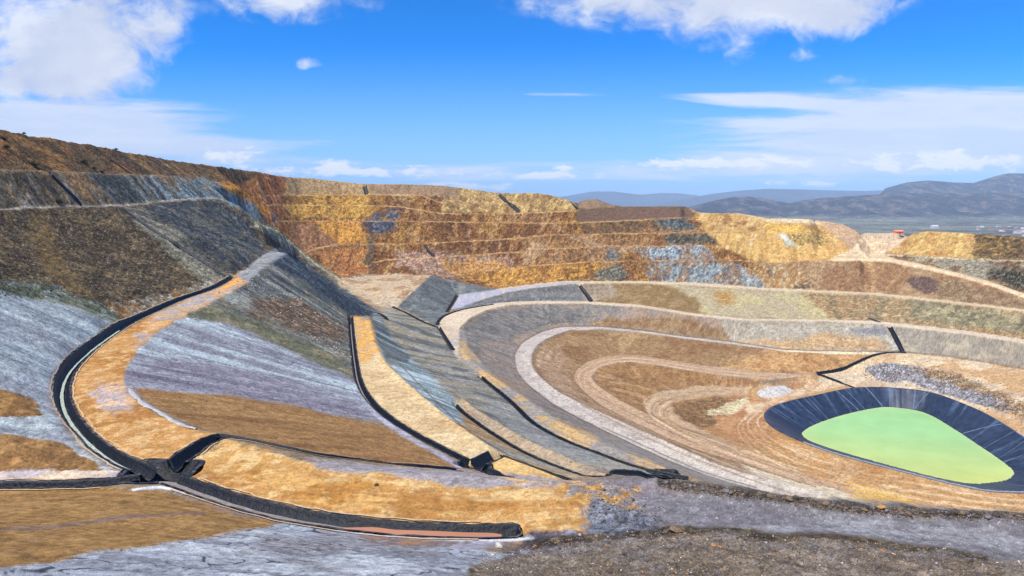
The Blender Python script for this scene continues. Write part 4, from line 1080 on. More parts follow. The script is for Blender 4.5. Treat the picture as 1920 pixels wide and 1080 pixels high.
# rock texture of the ground, then cut the ditches
zd = ZB + DSP * ((n2 - .5) * 2.4 + (norm01(n1) - .5) * .9 + (st - .5) * .9 + (n0 - .5) * .8)
keep = np.ones_like(ZB)
cut = np.full_like(ZB, 1e3)
for W, w, dep in DITCH:
    for a, b in zip(W[:-1], W[1:]):
        r = w * .5 + 2.2
        y0, y1 = min(a[1], b[1]) - r, max(a[1], b[1]) + r
        r0, r1 = np.searchsorted(DR, (y0, y1))
        us = [CX + (p[0] + sx) / max(yy, 6) * FPX for p in (a, b) for sx in (-r, r) for yy in (y0, y1)]
        c0, c1 = np.searchsorted(U, (min(us), max(us)))
        if r1 <= r0 or c1 <= c0:
            continue
        sl = (slice(r0, r1), slice(c0, c1))
        x, y = XX[sl], YY[sl]
        ex, ey = b[0] - a[0], b[1] - a[1]
        t = np.clip(((x - a[0]) * ex + (y - a[1]) * ey) / (ex * ex + ey * ey + 1e-9), 0, 1)
        d = np.hypot(x - a[0] - t * ex, y - a[1] - t * ey)
        keep[sl] = np.minimum(keep[sl], smooth01(d, w * .5 + .3, w * .5 + 2.0))
        zc = a[2] + t * (b[2] - a[2])
        ct = np.where(d < w * .5 + .08, np.minimum(zc, ZB[sl]) - .75 - dep * np.clip((w * .5 - d) / (w * .22), 0, 1), 1e3)
        cut[sl] = np.minimum(cut[sl], ct)
# safety berms of heaped earth along the outer edges of the haul roads
lift = np.zeros_like(ZB)
BERMS = [([(x, y, 59) for x, y in BC], .8), ([(x, y, hC(x)) for x, y in CC], .8), ([(x, y, 68) for x, y in AC], .5), ([(x, y, 73.6) for x, y in L1C], .35),
         ([(690, 592, 47), (702, 640, 47), (722, 682, 46.8), (765, 722, 46.2), (805, 757, 45.6), (855, 797, 45), (900, 830, 44.4), (940, 853, 44.2)], .5),
         ([(866, 748, 52), (885, 765, 52), (935, 797, 52), (1000, 833, 52), (1065, 862, 51.8)], .5)]
for pts, hh in BERMS:
    S_ = catmull(pts, 5)
    W_ = resample(np.array([px2w(*p) for p in S_]), 3.0)
    for a, b in zip(W_[:-1], W_[1:]):
        r = 2.6
        y0, y1 = min(a[1], b[1]) - r, max(a[1], b[1]) + r
        r0, r1 = np.searchsorted(DR, (y0, y1))
        us = [CX + (p[0] + sx) / max(yy, 6) * FPX for p in (a, b) for sx in (-r, r) for yy in (y0, y1)]
        c0, c1 = np.searchsorted(U, (min(us), max(us)))
        if r1 <= r0 or c1 <= c0:
            continue
        sl = (slice(r0, r1), slice(c0, c1))
        ex, ey = b[0] - a[0], b[1] - a[1]
        t = np.clip(((XX[sl] - a[0]) * ex + (YY[sl] - a[1]) * ey) / (ex * ex + ey * ey + 1e-9), 0, 1)
        d = np.hypot(XX[sl] - a[0] - t * ex, YY[sl] - a[1] - t * ey)
        lift[sl] = np.maximum(lift[sl], hh * np.clip(1 - d / 1.9, 0, 1) * (.7 + .6 * n1[sl]))
# the pond basin stays smooth
pr = np.hypot(XX - PC[0], YY - PC[1])
pa = np.arctan2(YY - PC[1], XX - PC[0])
rr = np.interp(pa, np.r_[TH, math.pi], np.r_[R_rim, R_rim[0]])
keep = np.minimum(keep, smooth01(pr - rr, 1.0, 4.0))
ZF = ZB + (zd - ZB) * keep + lift * keep
ZF = np.where(pr < rr - .3, ZF - .6, ZF)
ZF = np.minimum(ZF, cut)


def ground_material(name, bump, scale, dist=1.6):
    m = bpy.data.materials.new(name)
    m.use_nodes = True
    t = m.node_tree
    b = t.nodes['Principled BSDF']
    b.inputs['Roughness'].default_value = .95
    b.inputs['Specular IOR Level'].default_value = .12
    a = node(t, 'ShaderNodeAttribute', attribute_name='earth')
    tc = node(t, 'ShaderNodeTexCoord')
    nz = node(t, 'ShaderNodeTexNoise')
    nz.inputs['Scale'].default_value = scale
    nz.inputs['Detail'].default_value = 10
    nz.inputs['Roughness'].default_value = .82
    t.links.new(tc.outputs['Object'], nz.inputs['Vector'])
    vo = node(t, 'ShaderNodeTexVoronoi')
    vo.inputs['Scale'].default_value = scale * 4.5
    t.links.new(tc.outputs['Object'], vo.inputs['Vector'])
    gain = sstep(t, nz.outputs[0], .36, .64, .45, 1.55)
    g2 = sstep(t, vo.outputs['Distance'], .0, .6, .72, 1.14)
    g = mth(t, 'MULTIPLY', gain, g2)
    # rough ground is more broken than packed ground (the amount is carried with the earth colour)
    g = mth(t, 'ADD', 1.0, mth(t, 'MULTIPLY', mth(t, 'SUBTRACT', g, 1.0), a.outputs['Alpha']))
    vm = node(t, 'ShaderNodeVectorMath')
    vm.operation = 'SCALE'
    t.links.new(a.outputs['Color'], vm.inputs[0])
    t.links.new(g, vm.inputs['Scale'])
    t.links.new(vm.outputs[0], b.inputs['Base Color'])
    bp = node(t, 'ShaderNodeBump')
    bp.inputs['Distance'].default_value = dist
    t.links.new(mth(t, 'MULTIPLY', a.outputs['Alpha'], bump), bp.inputs['Strength'])
    t.links.new(nz.outputs[0], bp.inputs['Height'])
    t.links.new(bp.outputs[0], b.inputs['Normal'])
    return m


M_EARTH = ground_material('earth', 1.0, .45)
M_ROAD = ground_material('packed_earth', .8, .8, .8)


def link(o, parent=None):
    scene.collection.objects.link(o)
    if parent is not None:
        o.parent = parent
    return o


def raw_mesh(name, co, faces, mats, smooth=True, cols=None, rgh=None):
    me = bpy.data.meshes.new(name)
    co = np.asarray(co, np.float32)
    f = np.asarray(faces, np.int32)
    k = f.shape[1]
    me.vertices.add(len(co))
    me.vertices.foreach_set('co', co.ravel())
    me.loops.add(f.size)
    me.loops.foreach_set('vertex_index', f.ravel())
    me.polygons.add(len(f))
    me.polygons.foreach_set('loop_start', np.arange(0, f.size, k, dtype=np.int32))
    if cols is not None:
        at = me.attributes.new('earth', 'FLOAT_COLOR', 'POINT')
        at.data.foreach_set('color', np.c_[np.clip(cols, 0, 1), np.ones(len(cols)) if rgh is None else rgh].astype(np.float32).ravel())
    me.update(calc_edges=True)
    me.polygons.foreach_set('use_smooth', np.full(len(f), smooth))
    for m in mats:
        me.materials.append(m)
    return me


co = np.stack([XX, YY, ZF], -1).reshape(-1, 3)
idx = np.arange(NR * NC).reshape(NR, NC)
F = np.stack([idx[:-1, :-1], idx[:-1, 1:], idx[1:, 1:], idx[1:, :-1]], -1).reshape(-1, 4)
rd = ROAD.reshape(-1)
isr = rd[F].all(1)
cols = COL.reshape(-1, 3)
rgh = np.clip(.24 + 1.6 * DSP, 0, 1).reshape(-1)
for nm, sel, mat in (('ground', ~isr, M_EARTH), ('road', isr, M_ROAD)):
    f = F[sel]
    used = np.unique(f)
    remap = np.zeros(len(co), np.int32)
    remap[used] = np.arange(len(used))
    me = raw_mesh(nm, co[used], remap[f], [mat], True, cols[used], rgh[used])
    o = link(bpy.data.objects.new(nm, me))
    o['kind'] = 'structure'


# ------------------------------------------------------------------ plain materials
def simple(name, col, rough=.8, spec=.3, var=.25, scale=3.0, bump=0.0, streak=None, metal=0.0):
    m = bpy.data.materials.new(name)
    m.use_nodes = True
    t = m.node_tree
    b = t.nodes['Principled BSDF']
    b.inputs['Roughness'].default_value = rough
    b.inputs['Specular IOR Level'].default_value = spec
    b.inputs['Metallic'].default_value = metal
    tc = node(t, 'ShaderNodeTexCoord')
    mp = node(t, 'ShaderNodeMapping')
    t.links.new(tc.outputs['Object'], mp.inputs['Vector'])
    if streak:
        mp.inputs['Scale'].default_value = streak
    nz = node(t, 'ShaderNodeTexNoise')
    nz.inputs['Scale'].default_value = scale
    nz.inputs['Detail'].default_value = 5
    nz.inputs['Roughness'].default_value = .65
    t.links.new(mp.outputs[0], nz.inputs['Vector'])
    c = tuple(float(v) for v in lin(col))
    f = sstep(t, nz.outputs[0], .3, .7)
    t.links.new(mixc(t, f, tuple(v * (1 - var) for v in c), tuple(min(1, v * (1 + var)) for v in c)), b.inputs['Base Color'])
    if bump:
        bp = node(t, 'ShaderNodeBump')
        bp.inputs['Strength'].default_value = bump
        bp.inputs['Distance'].default_value = .15
        t.links.new(nz.outputs[0], bp.inputs['Height'])
        t.links.new(bp.outputs[0], b.inputs['Normal'])
    return m


M_LINER = simple('black_geomembrane', (11, 14, 21), .5, .3, .6, 2.2, 1.0)
_t = M_LINER.node_tree
_b = _t.nodes['Principled BSDF']
_src = _b.inputs['Base Color'].links[0].from_socket
_g = node(_t, 'ShaderNodeNewGeometry')
_sp = node(_t, 'ShaderNodeSeparateXYZ')
_t.links.new(_g.outputs['True Normal'], _sp.inputs[0])
_nz = node(_t, 'ShaderNodeTexNoise')
_nz.inputs['Scale'].default_value = .9
_nz.inputs['Detail'].default_value = 8
_nz.inputs['Roughness'].default_value = .7
_tc = node(_t, 'ShaderNodeTexCoord')
_t.links.new(_tc.outputs['Object'], _nz.inputs['Vector'])
_f = mth(_t, 'MULTIPLY', sstep(_t, _sp.outputs[2], .84, 1.0), sstep(_t, _nz.outputs[0], .42, .68, 0, .75))
_t.links.new(mixc(_t, _f, _src, tuple(float(v) for v in lin((112, 104, 96)))), _b.inputs['Base Color'])

M_SILT_P = simple('pale_silt', (160, 166, 148), .9, .1, .4, 3.5, .6)
M_SILT_D = simple('grey_brown_silt', (132, 120, 112), .9, .1, .25, 2.0, .3)
M_LIP = simple('salt_crusted_lip', (184, 158, 120), .9, .1, .25, 2.5, .3)
M_PINK = simple('pink_brown_water', (174, 120, 90), .25, .3, .06, .4)


def tag(o, label, cat, group=None, kind=None):
    o['label'] = label
    o['category'] = cat
    if group:
        o['group'] = group
    if kind:
        o['kind'] = kind
    return o


def empty(name, loc, label, cat, group=None):
    o = bpy.data.objects.new(name, None)
    o.empty_display_size = .5
    o.location = loc
    link(o)
    return tag(o, label, cat, group)


def frames(W):
    T = np.gradient(W[:, :2], axis=0)
    T /= np.linalg.norm(T, axis=1)[:, None] + 1e-9
    return T, np.stack([-T[:, 1], T[:, 0]], 1)


def sheet(W, offs, zs, mat, name, root, lift=0.0):
    """skin through the cross-sections: offs (n,k) sideways, zs (n,k) heights"""
    n, k = offs.shape
    T, Nn = frames(W)
    X = W[:, 0:1] + Nn[:, 0:1] * offs
    Y = W[:, 1:2] + Nn[:, 1:2] * offs
    o0 = np.array(root.location)
    co = np.stack([X, Y, zs + lift], -1).reshape(-1, 3) - o0
    idx = np.arange(n * k).reshape(n, k)
    f = np.stack([idx[:-1, :-1], idx[1:, :-1], idx[1:, 1:], idx[:-1, 1:]], -1).reshape(-1, 4)
    me = raw_mesh(name, co, f, [mat], True)
    return link(bpy.data.objects.new(name, me), root)


def ditch(key, label, silt=None, lip=None, group='black lined drainage ditches', wat=None):
    W = DX[key]
    w, dep = next((a, b) for P_, a, b in DITCH if P_ is W)
    root = empty('drainage_ditch', tuple(W[len(W) // 2]), label, 'ditch', group)
    n = len(W)
    T, Nn = frames(W)
    wob = 1 + .12 * (vnoise(np.arange(n) * .35, np.zeros(n), 91 + len(key)) - .5) + .08 * (vnoise(np.arange(n) * 1.3, np.zeros(n), 71 + len(key)) - .5)
    # the two shoulders follow the ground; the floor hangs below the lower of them
    prof = np.array([-.5 - .3 / w, -.5, -.46, -.24, -.10, .10, .24, .46, .5, .5 + .3 / w])
    offs = prof[None] * w * wob[:, None]
    zg = bil(Hs, W[:, 0:1] + Nn[:, 0:1] * offs, W[:, 1:2] + Nn[:, 1:2] * offs)
    zc = np.minimum(W[:, 2], bil(Hs, W[:, 0], W[:, 1]))[:, None]
    dr = np.array([0, 0, .12, .80, 1, 1, .80, .12, 0, 0]) * dep
    zs = np.where(np.array([1, 1, 0, 0, 0, 0, 0, 0, 1, 1], bool)[None], zg + .10, np.minimum(zg, zc + .1) - dr[None])
    zs += (vnoise(offs * 1.4 + 3, np.arange(n)[:, None] * .8 + 0 * offs, 14) - .5) * .16
    # rounded ends where the liner climbs out of the ground
    sheet(W, offs, zs, M_LINER, 'liner', root)
    if key == 'right':
        m_ = 14
        a0 = np.linspace(0, math.pi, m_)
        e, tt, nn_ = W[-1], T[-1], Nn[-1]
        cs_ = []
        for r_, z_ in ((.5 + .3 / w, .10), (.5, .10), (.42, -dep * .2), (.24, -dep * .85), (0.0, -dep)):
            for a_ in a0:
                u_, v_ = math.sin(a_) * r_ * w * (.5 + .12 * math.sin(a_ * 5 + r_ * 4)), -math.cos(a_) * r_ * w
                cs_.append((e[0] + tt[0] * u_ + nn_[0] * v_ - root.location.x, e[1] + tt[1] * u_ + nn_[1] * v_ - root.location.y, e[2] + z_ - root.location.z))
        ff_ = [(j * m_ + i, (j + 1) * m_ + i, (j + 1) * m_ + i + 1, j * m_ + i + 1) for j in range(4) for i in range(m_ - 1)]
        link(bpy.data.objects.new('rounded_end', raw_mesh('rounded_end', cs_, ff_, [M_LINER])), root)
    if lip:
        for sgn in lip:
            k = 9 if sgn > 0 else 0
            o1 = offs[:, k:k + 1] + sgn * (.02 + .28 * vnoise(np.arange(n) * .7, np.full(n, 3.0 * sgn), 33)[:, None] + np.array([[0, .20]]))
            z1 = bil(Hs, W[:, 0:1] + Nn[:, 0:1] * o1, W[:, 1:2] + Nn[:, 1:2] * o1) + .12
            if sgn < 0:
                o1, z1 = o1[:, ::-1], z1[:, ::-1]
            q0, q1 = (1 if n < 12 else 3), n - (1 if n < 12 else 4)
            sheet(W[q0:q1], o1[q0:q1], z1[q0:q1], M_LIP, 'earth_lip', root)
    if silt:
        m, a, b, side, hw = silt
        i0, i1 = int(a * (n - 1)), int(b * (n - 1)) + 1
        V = W[i0:i1]
        nn = len(V)
        o2 = side * w + np.linspace(-hw, hw, 4)[None] * w * (1 + .25 * (vnoise(np.arange(nn) * .5, np.zeros(nn), 21)[:, None] - .5))
        z2 = np.repeat(zc[i0:i1] + .1 - dep + .16, 4, 1)
        sheet(V, o2, z2, m, 'silt', root)
    if wat:
        a, b, side, hw = wat
        i0, i1 = int(a * (n - 1)), int(b * (n - 1)) + 1
        V = W[i0:i1].copy()
        lvl = float((zc[i0:i1, 0]).mean() - dep + .45)
        nn = len(V)
        tp = (smooth01(np.arange(nn), -1, nn * .16) * np.sqrt(smooth01(nn - 1 - np.arange(nn), -1, nn * .12)) * (.86 + .28 * vnoise(np.arange(nn) * .5, np.zeros(nn), 17)))[:, None]
        o2 = side * w + np.array([[-hw, hw]]) * w * tp
        T_, N_ = frames(V)
        X = V[:, 0:1] + N_[:, 0:1] * o2
        Y = V[:, 1:2] + N_[:, 1:2] * o2
        co_ = np.stack([X, Y, np.full_like(X, lvl)], -1).reshape(-1, 3)
        ix = np.arange(nn * 2).reshape(nn, 2)
        me = raw_mesh('water', co_, np.stack([ix[:-1, 0], ix[1:, 0], ix[1:, 1], ix[:-1, 1]], -1), [M_PINK], False)
        o = link(bpy.data.objects.new('water', me))
        o['kind'] = 'structure'
    return root


ditch('upper', 'long curved black ditch with a pale silt strip, along the ochre bench', (M_SILT_P, .45, .985, -.05, .13), (1, -1))
ditch('left', 'black lined ditch running off the left edge from the lined junction pit', None, (1, -1))
ditch('right', 'black lined ditch holding pinkish water, in front of the wide ochre platform', (M_SILT_D, 0, .72, -.06, .26), (1, -1), wat=(.60, .985, -.05, .36))
ditch('link', 'short broad black ditch joining the junction pit to the thin ditch', None, (1, -1))
ditch('thin', 'thin black ditch between the brown slope and the ochre platform', None, (1, -1))
ditch('two', 'black lined ditch at the foot of the lilac slope, beside the pale tan bench', (M_SILT_D, .1, .9, -.05, .10), (1,))
ditch('stub', 'short broad black ditch climbing right from the small black sump')
ditch('stubb', 'short black ditch dropping right from the small black sump behind the platform')
ditch('thinb', 'hairline black ditch along the outer edge of the tan bench')
ditch('three', 'black ditch on the narrow bench between the tan bench and the long grey bench', None, (1,))
ditch('hook', 'short bent black ditch just behind the purple-grey foreground road')
ditch('four', 'long straight black ditch along the grey bench with ochre patches, ending at a black box')
ditch('fourup', 'short black ditch between the ditch junction and the dark pad on the grey bench')
ditch('five', 'thin black ditch at the foot of the grey cone', None)
ditch('roadb', 'thin black ditch curving along the upper left end of the pale haul road')
ditch('cone', 'dark ditch between the grey cone and the bluish road')
ditch('arc', 'small dark arc of ditch just behind the dark spur')
G2 = 'black lined chutes running straight down the slopes'
ditch('chute_a', 'long black chute running down the dark left slope to the ochre bench', None, None, G2)
ditch('chute_b', 'short black chute crossing the upper strip of the left wall', None, None, G2)
ditch('chute_c', 'black chute on the bank above the pale haul road, in mid picture', None, None, G2)
ditch('chute_d', 'black chute on the grey bank at right, above the pond', None, None, G2)
ditch('pit', 'black ditch curving along the pale flat towards the pond')
ditch('pitb', 'straight thin black ditch ending at the top rim of the black lined pond')
ditch('chute_e', 'short upright black chute just under the skyline of the far wall', None, None, G2)
ditch('chute_f', 'slanting black chute on the far wall left of the small hill', None, None, G2)
ditch('chute_g', 'black chute down the end of the far skyline beside the brown dump', None, None, G2)
ditch('chute_h', 'small dark chute between two orange benches of the far wall', None, None, G2)
ditch('chute_i', 'tiny dark chute above the haul road near the right-hand grey bank', None, None, G2)
ditch('chute_j', 'faint dark chute high on the brown left hill', None, None, G2)


def sump(c, rx, ry, dep, label, silt):
    W = drop(*c)
    root = empty('lined_sump', tuple(W), label, 'sump', 'black lined sumps')
    n = 36
    th = np.linspace(0, 2 * math.pi, n, endpoint=False)
    wob = 1 + .16 * (vnoise(th * 1.7, th * 0, 5) - .5)
    sq = 1 / np.maximum(np.abs(np.cos(th)), np.abs(np.sin(th)))**.55
    co_, rings = [], ((1.12, .14), (1.0, .13), (.93, -.15), (.66, -.9 * dep), (.5, -dep), (.2, -dep), (.02, -dep))
    for r, z0_ in rings:
        for a, q, s in zip(th, wob, sq):
            z = z0_
            x, y = math.cos(a) * rx * r * q * s, math.sin(a) * ry * r * q * s
            for k_, V_ in DX.items():
                w_, d_ = next((p_, q_) for P_, p_, q_ in DITCH if P_ is V_)
                if np.hypot(V_[:, 0] - W[0] - x, V_[:, 1] - W[1] - y).min() < w_ * .5:
                    z = min(z, -d_ * .95)
            zz = z + (.12 * (vnoise(np.array([a * 3 + r * 9]), np.array([r * 5]), 8)[0] - .5))
            co_.append((x, y, zz))
    f = []
    for j in range(len(rings) - 1):
        for i in range(n):
            f.append((j * n + i, (j + 1) * n + i, (j + 1) * n + (i + 1) % n, j * n + (i + 1) % n))
    link(bpy.data.objects.new('liner', raw_mesh('liner', co_, f, [M_LINER])), root)
    if silt:
        k = 18
        cs = [(0, -ry * .2, -dep + .5)] + [(math.cos(a) * rx * .66 * (1 + .2 * math.sin(3 * a)), -ry * .3 + math.sin(a) * ry * .5, -dep + .5) for a in np.linspace(0, 2 * math.pi, k, endpoint=False)]
        ff = [(0, 1 + i, 1 + (i + 1) % k) for i in range(k)]
        link(bpy.data.objects.new('silt', raw_mesh('silt', cs, ff, [M_SILT_D], False)), root)
    return root


sump((302, 884), 3.6, 3.2, 1.9, 'wide black lined junction pit where four ditches meet at lower left', True)
sump((889, 874), 2.6, 2.6, 1.6, 'small black lined sump in lower middle, between the tan bench and the ochre platform', True)
sump((1251, 888), 2.4, 2.2, 1.3, 'black box-like sump at the lower end of the long straight ditch, by the foreground road', False)

# pipe sill crossing the junction
def bar(a, b, r, mat, name, root=None, seg=8):
    a, b = Vector(a), Vector(b)
    d = (b - a).normalized()
    q = d.to_track_quat('Z', 'Y')
    co_ = []
    for p, rr_ in ((a, r), (b, r)):
        for i in range(seg):
            v = q @ Vector((math.cos(2 * math.pi * i / seg) * rr_, math.sin(2 * math.pi * i / seg) * rr_, 0))
            co_.append(tuple(p + v))
    f = [(i, (i + 1) % seg, seg + (i + 1) % seg, seg + i) for i in range(seg)]
    co_ += [tuple(a), tuple(b)]
    me = bpy.data.meshes.new(name)
    me.from_pydata(co_, [], f + [(2 * seg, (i + 1) % seg, i) for i in range(seg)] + [(2 * seg + 1, seg + i, seg + (i + 1) % seg) for i in range(seg)])
    me.materials.append(mat)
    return link(bpy.data.objects.new(name, me), root)


# pale erosion cloth along the top of the brown slope
M_CLOTH = simple('pale_cloth', (166, 160, 156), .9, .1, .3, 2.0, .4)
S = catmull([(242, 729), (252, 741), (270, 758), (296, 772), (320, 787), (345, 799), (368, 806)], 8)
W = resample(np.array([drop(a, b) for a, b in S]), .6)
n = len(W)
root = empty('erosion_cloth', tuple(W[n // 2]), 'pale grey strip of cloth along the edge between the ochre bench and the brown slope', 'cloth')
hw = (.5 + .5 * (vnoise(np.arange(n) * .3, np.zeros(n), 3) - .5)) * np.clip(np.minimum(np.arange(n), n - 1 - np.arange(n)) / 3, .35, 1)
offs = np.array([[-1, -.9, 0, .9, 1]]) * hw[:, None]
T, Nn = frames(W)
zg = bil(Hs, W[:, 0:1] + Nn[:, 0:1] * offs, W[:, 1:2] + Nn[:, 1:2] * offs)
sheet(W, offs, zg + np.array([[.02, .14, .20, .14, .02]]) + (vnoise(np.arange(n)[:, None] * .9 + offs, offs * 2, 4) - .5) * .12, M_CLOTH, 'cloth_sheet', root)

# ------------------------------------------------------------------ pond
M_PLINER = bpy.data.materials.new('pond_geomembrane')
M_PLINER.use_nodes = True
t = M_PLINER.node_tree
b = t.nodes['Principled BSDF']
b.inputs['Roughness'].default_value = .45
b.inputs['Specular IOR Level'].default_value = .5
at = node(t, 'ShaderNodeAttribute', attribute_name='earth')
tc = node(t, 'ShaderNodeTexCoord')
nz = node(t, 'ShaderNodeTexNoise')
nz.inputs['Scale'].default_value = .5
nz.inputs['Detail'].default_value = 6
t.links.new(tc.outputs['Object'], nz.inputs['Vector'])
vm = node(t, 'ShaderNodeVectorMath')
vm.operation = 'SCALE'
t.links.new(at.outputs['Color'], vm.inputs[0])
t.links.new(sstep(t, nz.outputs[0], .3, .7, .7, 1.35), vm.inputs['Scale'])
t.links.new(vm.outputs[0], b.inputs['Base Color'])
bp = node(t, 'ShaderNodeBump')
bp.inputs['Strength'].default_value = .4
bp.inputs['Distance'].default_value = .2
t.links.new(nz.outputs[0], bp.inputs['Height'])
t.links.new(bp.outputs[0], b.inputs['Normal'])
pond = empty('lined_pond', (float(PC[0]), float(PC[1]), -78.0), 'large rounded pond basin lined with black sheeting on the pit floor', 'pond')
KS = [0, .04, .15, .3, .45, .6, .75, .9, 1.0, 1.15]
NT = 900
th = np.linspace(-math.pi, math.pi, NT, endpoint=False)
rim = np.interp(th, np.r_[TH, math.pi], np.r_[R_rim, R_rim[0]])
wat = np.interp(th, np.r_[TH, math.pi], np.r_[R_wat, R_wat[0]])
co_, cl = [], []
pan = vnoise(th * 9, th * 0, 61)
fine = vnoise(th * 70, th * 0, 62)
for j, k in enumerate([-1, -.5] + KS):
    if k < 0:
        r = rim + (1.1 if k == -1 else .4)
        z = np.full(NT, -78 + (.08 if k == -1 else .34))
    else:
        r = rim + (wat - rim) * k
        z = np.full(NT, -78 - 6 * k + .22) + (fine - .5) * .18 * (k > 0)
    co_.append(np.stack([r * np.cos(th), r * np.sin(th), z + 78], 1))
    base = lin((34, 44, 62))[None] * (.75 + .45 * pan[:, None]) * (.85 + .3 * fine[:, None])
    str_ = np.clip((vnoise(th * 34, th * 0 + k * .6, 63) - .66) * 5, 0, 1)[:, None] * .22
    base = base * (1 - str_) + lin((120, 140, 165))[None] * str_
    if k < 0:
        base = base * .5 + lin((60, 66, 76))[None] * .5
    cl.append(base)
co_ = np.vstack(co_)
cl = np.vstack(cl)
f = []
nrg = len(KS) + 2
ii = np.arange(NT)
for j in range(nrg - 1):
    f.append(np.stack([j * NT + ii, j * NT + (ii + 1) % NT, (j + 1) * NT + (ii + 1) % NT, (j + 1) * NT + ii], 1))
link(bpy.data.objects.new('liner', raw_mesh('liner', co_, np.vstack(f), [M_PLINER], True, cl)), pond)
M_SEAM = simple('dusty_seam', (88, 102, 122), .8, .2, .3, 1.0)


def at_px(px, py, h):
    p = px2w(px, py, h)
    return math.atan2(p[1] - PC[1], p[0] - PC[0])


for (a0, a1, wd) in (((1570, 735), (1612, 772), .5), ((1585, 732), (1622, 769), .28), ((1625, 729), (1655, 764), .5), ((1669, 729), (1669, 764), .35), ((1716, 733), (1712, 770), .5),
                     ((1742, 737), (1714, 771), .35), ((1858, 797), (1802, 815), .5), ((1925, 826), (1872, 860), .45), ((1935, 838), (1882, 868), .6), ((1940, 885), (1905, 886), .3), ((1475, 757), (1512, 806), .25)):
    t0, t1 = at_px(*a0, 78), at_px(*a1, 84)
    if abs(t1 - t0) > math.pi:
        continue
    cs = []
    for k in np.linspace(0, 1.02, 10):
        tt = t0 + (t1 - t0) * k
        r = np.interp(tt, th, rim) + (np.interp(tt, th, wat) - np.interp(tt, th, rim)) * k
        nrm = Vector((-math.sin(tt), math.cos(tt)))
        for s in (-1, 1):
            cs.append((r * math.cos(tt) + nrm.x * wd * s * .5, r * math.sin(tt) + nrm.y * wd * s * .5, -6 * k + .36))
    ff = [(2 * i, 2 * i + 1, 2 * i + 3, 2 * i + 2) for i in range(9)]
    link(bpy.data.objects.new('seam', raw_mesh('seam', cs, ff, [M_SEAM], False)), pond)
# white ballast edging along the near rim
M_EDG = simple('white_edging', (138, 144, 156), .8, .2, .1, 2.0)
sel = [i for i in range(NT) if rim[i] * math.sin(th[i]) < -6 and rim[i] * math.cos(th[i]) + PC[0] > 95]
cs = []
for q, i in enumerate(sel):
    r, a = rim[i] + .75, th[i]
    zt = .26 + .2 * float(vnoise(np.array([q * .6]), np.array([1.0]), 9)[0])
    for dr_, dz in ((-.25, .05), (-.2, zt), (.2, zt), (.25, .05)):
        cs.append(((r + dr_) * math.cos(a), (r + dr_) * math.sin(a), dz))
ff = [(4 * q + k, 4 * q + 4 + k, 4 * q + 5 + k, 4 * q + 1 + k) for q in range(len(sel) - 1) for k in range(3)]
link(bpy.data.objects.new('ballast_edging', raw_mesh('ballast_edging', cs, ff, [M_EDG], False)), pond)

# pond water: yellow-green, greener to the far side where it is deepest
M_WATER = bpy.data.materials.new('green_water')
M_WATER.use_nodes = True
t = M_WATER.node_tree
b = t.nodes['Principled BSDF']
b.inputs['Roughness'].default_value = .35
b.inputs['Specular IOR Level'].default_value = .25
at = node(t, 'ShaderNodeAttribute', attribute_name='earth')
tc = node(t, 'ShaderNodeTexCoord')
nz = node(t, 'ShaderNodeTexNoise')
nz.inputs['Scale'].default_value = .12
nz.inputs['Detail'].default_value = 5
t.links.new(tc.outputs['Object'], nz.inputs['Vector'])
vm = node(t, 'ShaderNodeVectorMath')
vm.operation = 'SCALE'
t.links.new(at.outputs['Color'], vm.inputs[0])
t.links.new(sstep(t, nz.outputs[0], .3, .7, .95, 1.05), vm.inputs['Scale'])
t.links.new(vm.outputs[0], b.inputs['Base Color'])
nz2_ = node(t, 'ShaderNodeTexNoise')
nz2_.inputs['Scale'].default_value = 3.0
t.links.new(tc.outputs['Object'], nz2_.inputs['Vector'])
bp = node(t, 'ShaderNodeBump')
bp.inputs['Strength'].default_value = .06
t.links.new(nz2_.outputs[0], bp.inputs['Height'])
t.links.new(bp.outputs[0], b.inputs['Normal'])
rg = [1.02, .985, .95, .85, .7, .5, .25, .0]
co_, cl = [], []
for r in rg:
    x, y = wat * r * np.cos(th), wat * r * np.sin(th)
    co_.append(np.stack([x + PC[0], y + PC[1], np.full(NT, -84.0)], 1))
    g = smooth01(y + .25 * x, -38, 22)[:, None]
    c = lin((202, 212, 116)) * (1 - g) + lin((168, 216, 140)) * g
    y2 = smooth01(-(y) + .1 * x, 22, 48)[:, None]
    c = c * (1 - y2 * .8) + lin((214, 210, 84)) * y2 * .8
    e = smooth01(np.full(NT, r), .93, 1.0)[:, None]
    c = c * (1 - e * .6) + lin((214, 220, 140)) * e * .6
    cl.append(c * (.68 + .12 * fbm2(x / 14, y / 9, 4, 66)[:, None]))
f = [np.stack([j * NT + ii, j * NT + (ii + 1) % NT, (j + 1) * NT + (ii + 1) % NT, (j + 1) * NT + ii], 1) for j in range(len(rg) - 1)]
o = link(bpy.data.objects.new('water', raw_mesh('water', np.vstack(co_), np.vstack(f), [M_WATER], False, np.vstack(cl))))
o['kind'] = 'structure'

# ------------------------------------------------------------------ far country
PLZ = -133.0


def far_mesh(name, xs, Ds, zfun, cfun, mat):
    Ug, Dg = np.meshgrid(xs, Ds)
    X = (Ug - CX) / FPX * Dg
    Z = zfun(Ug, Dg, X)
    C = cfun(Ug, Dg, X, Z).reshape(-1, 3)
    r, c = X.shape
    ix = np.arange(r * c).reshape(r, c)
    f_ = np.stack([ix[:-1, :-1], ix[:-1, 1:], ix[1:, 1:], ix[1:, :-1]], -1).reshape(-1, 4)
    o_ = link(bpy.data.objects.new(name, raw_mesh(name, np.stack([X, Dg, Z], -1).reshape(-1, 3), f_, [mat], True, C)))
    o_['kind'] = 'structure'
    return o_


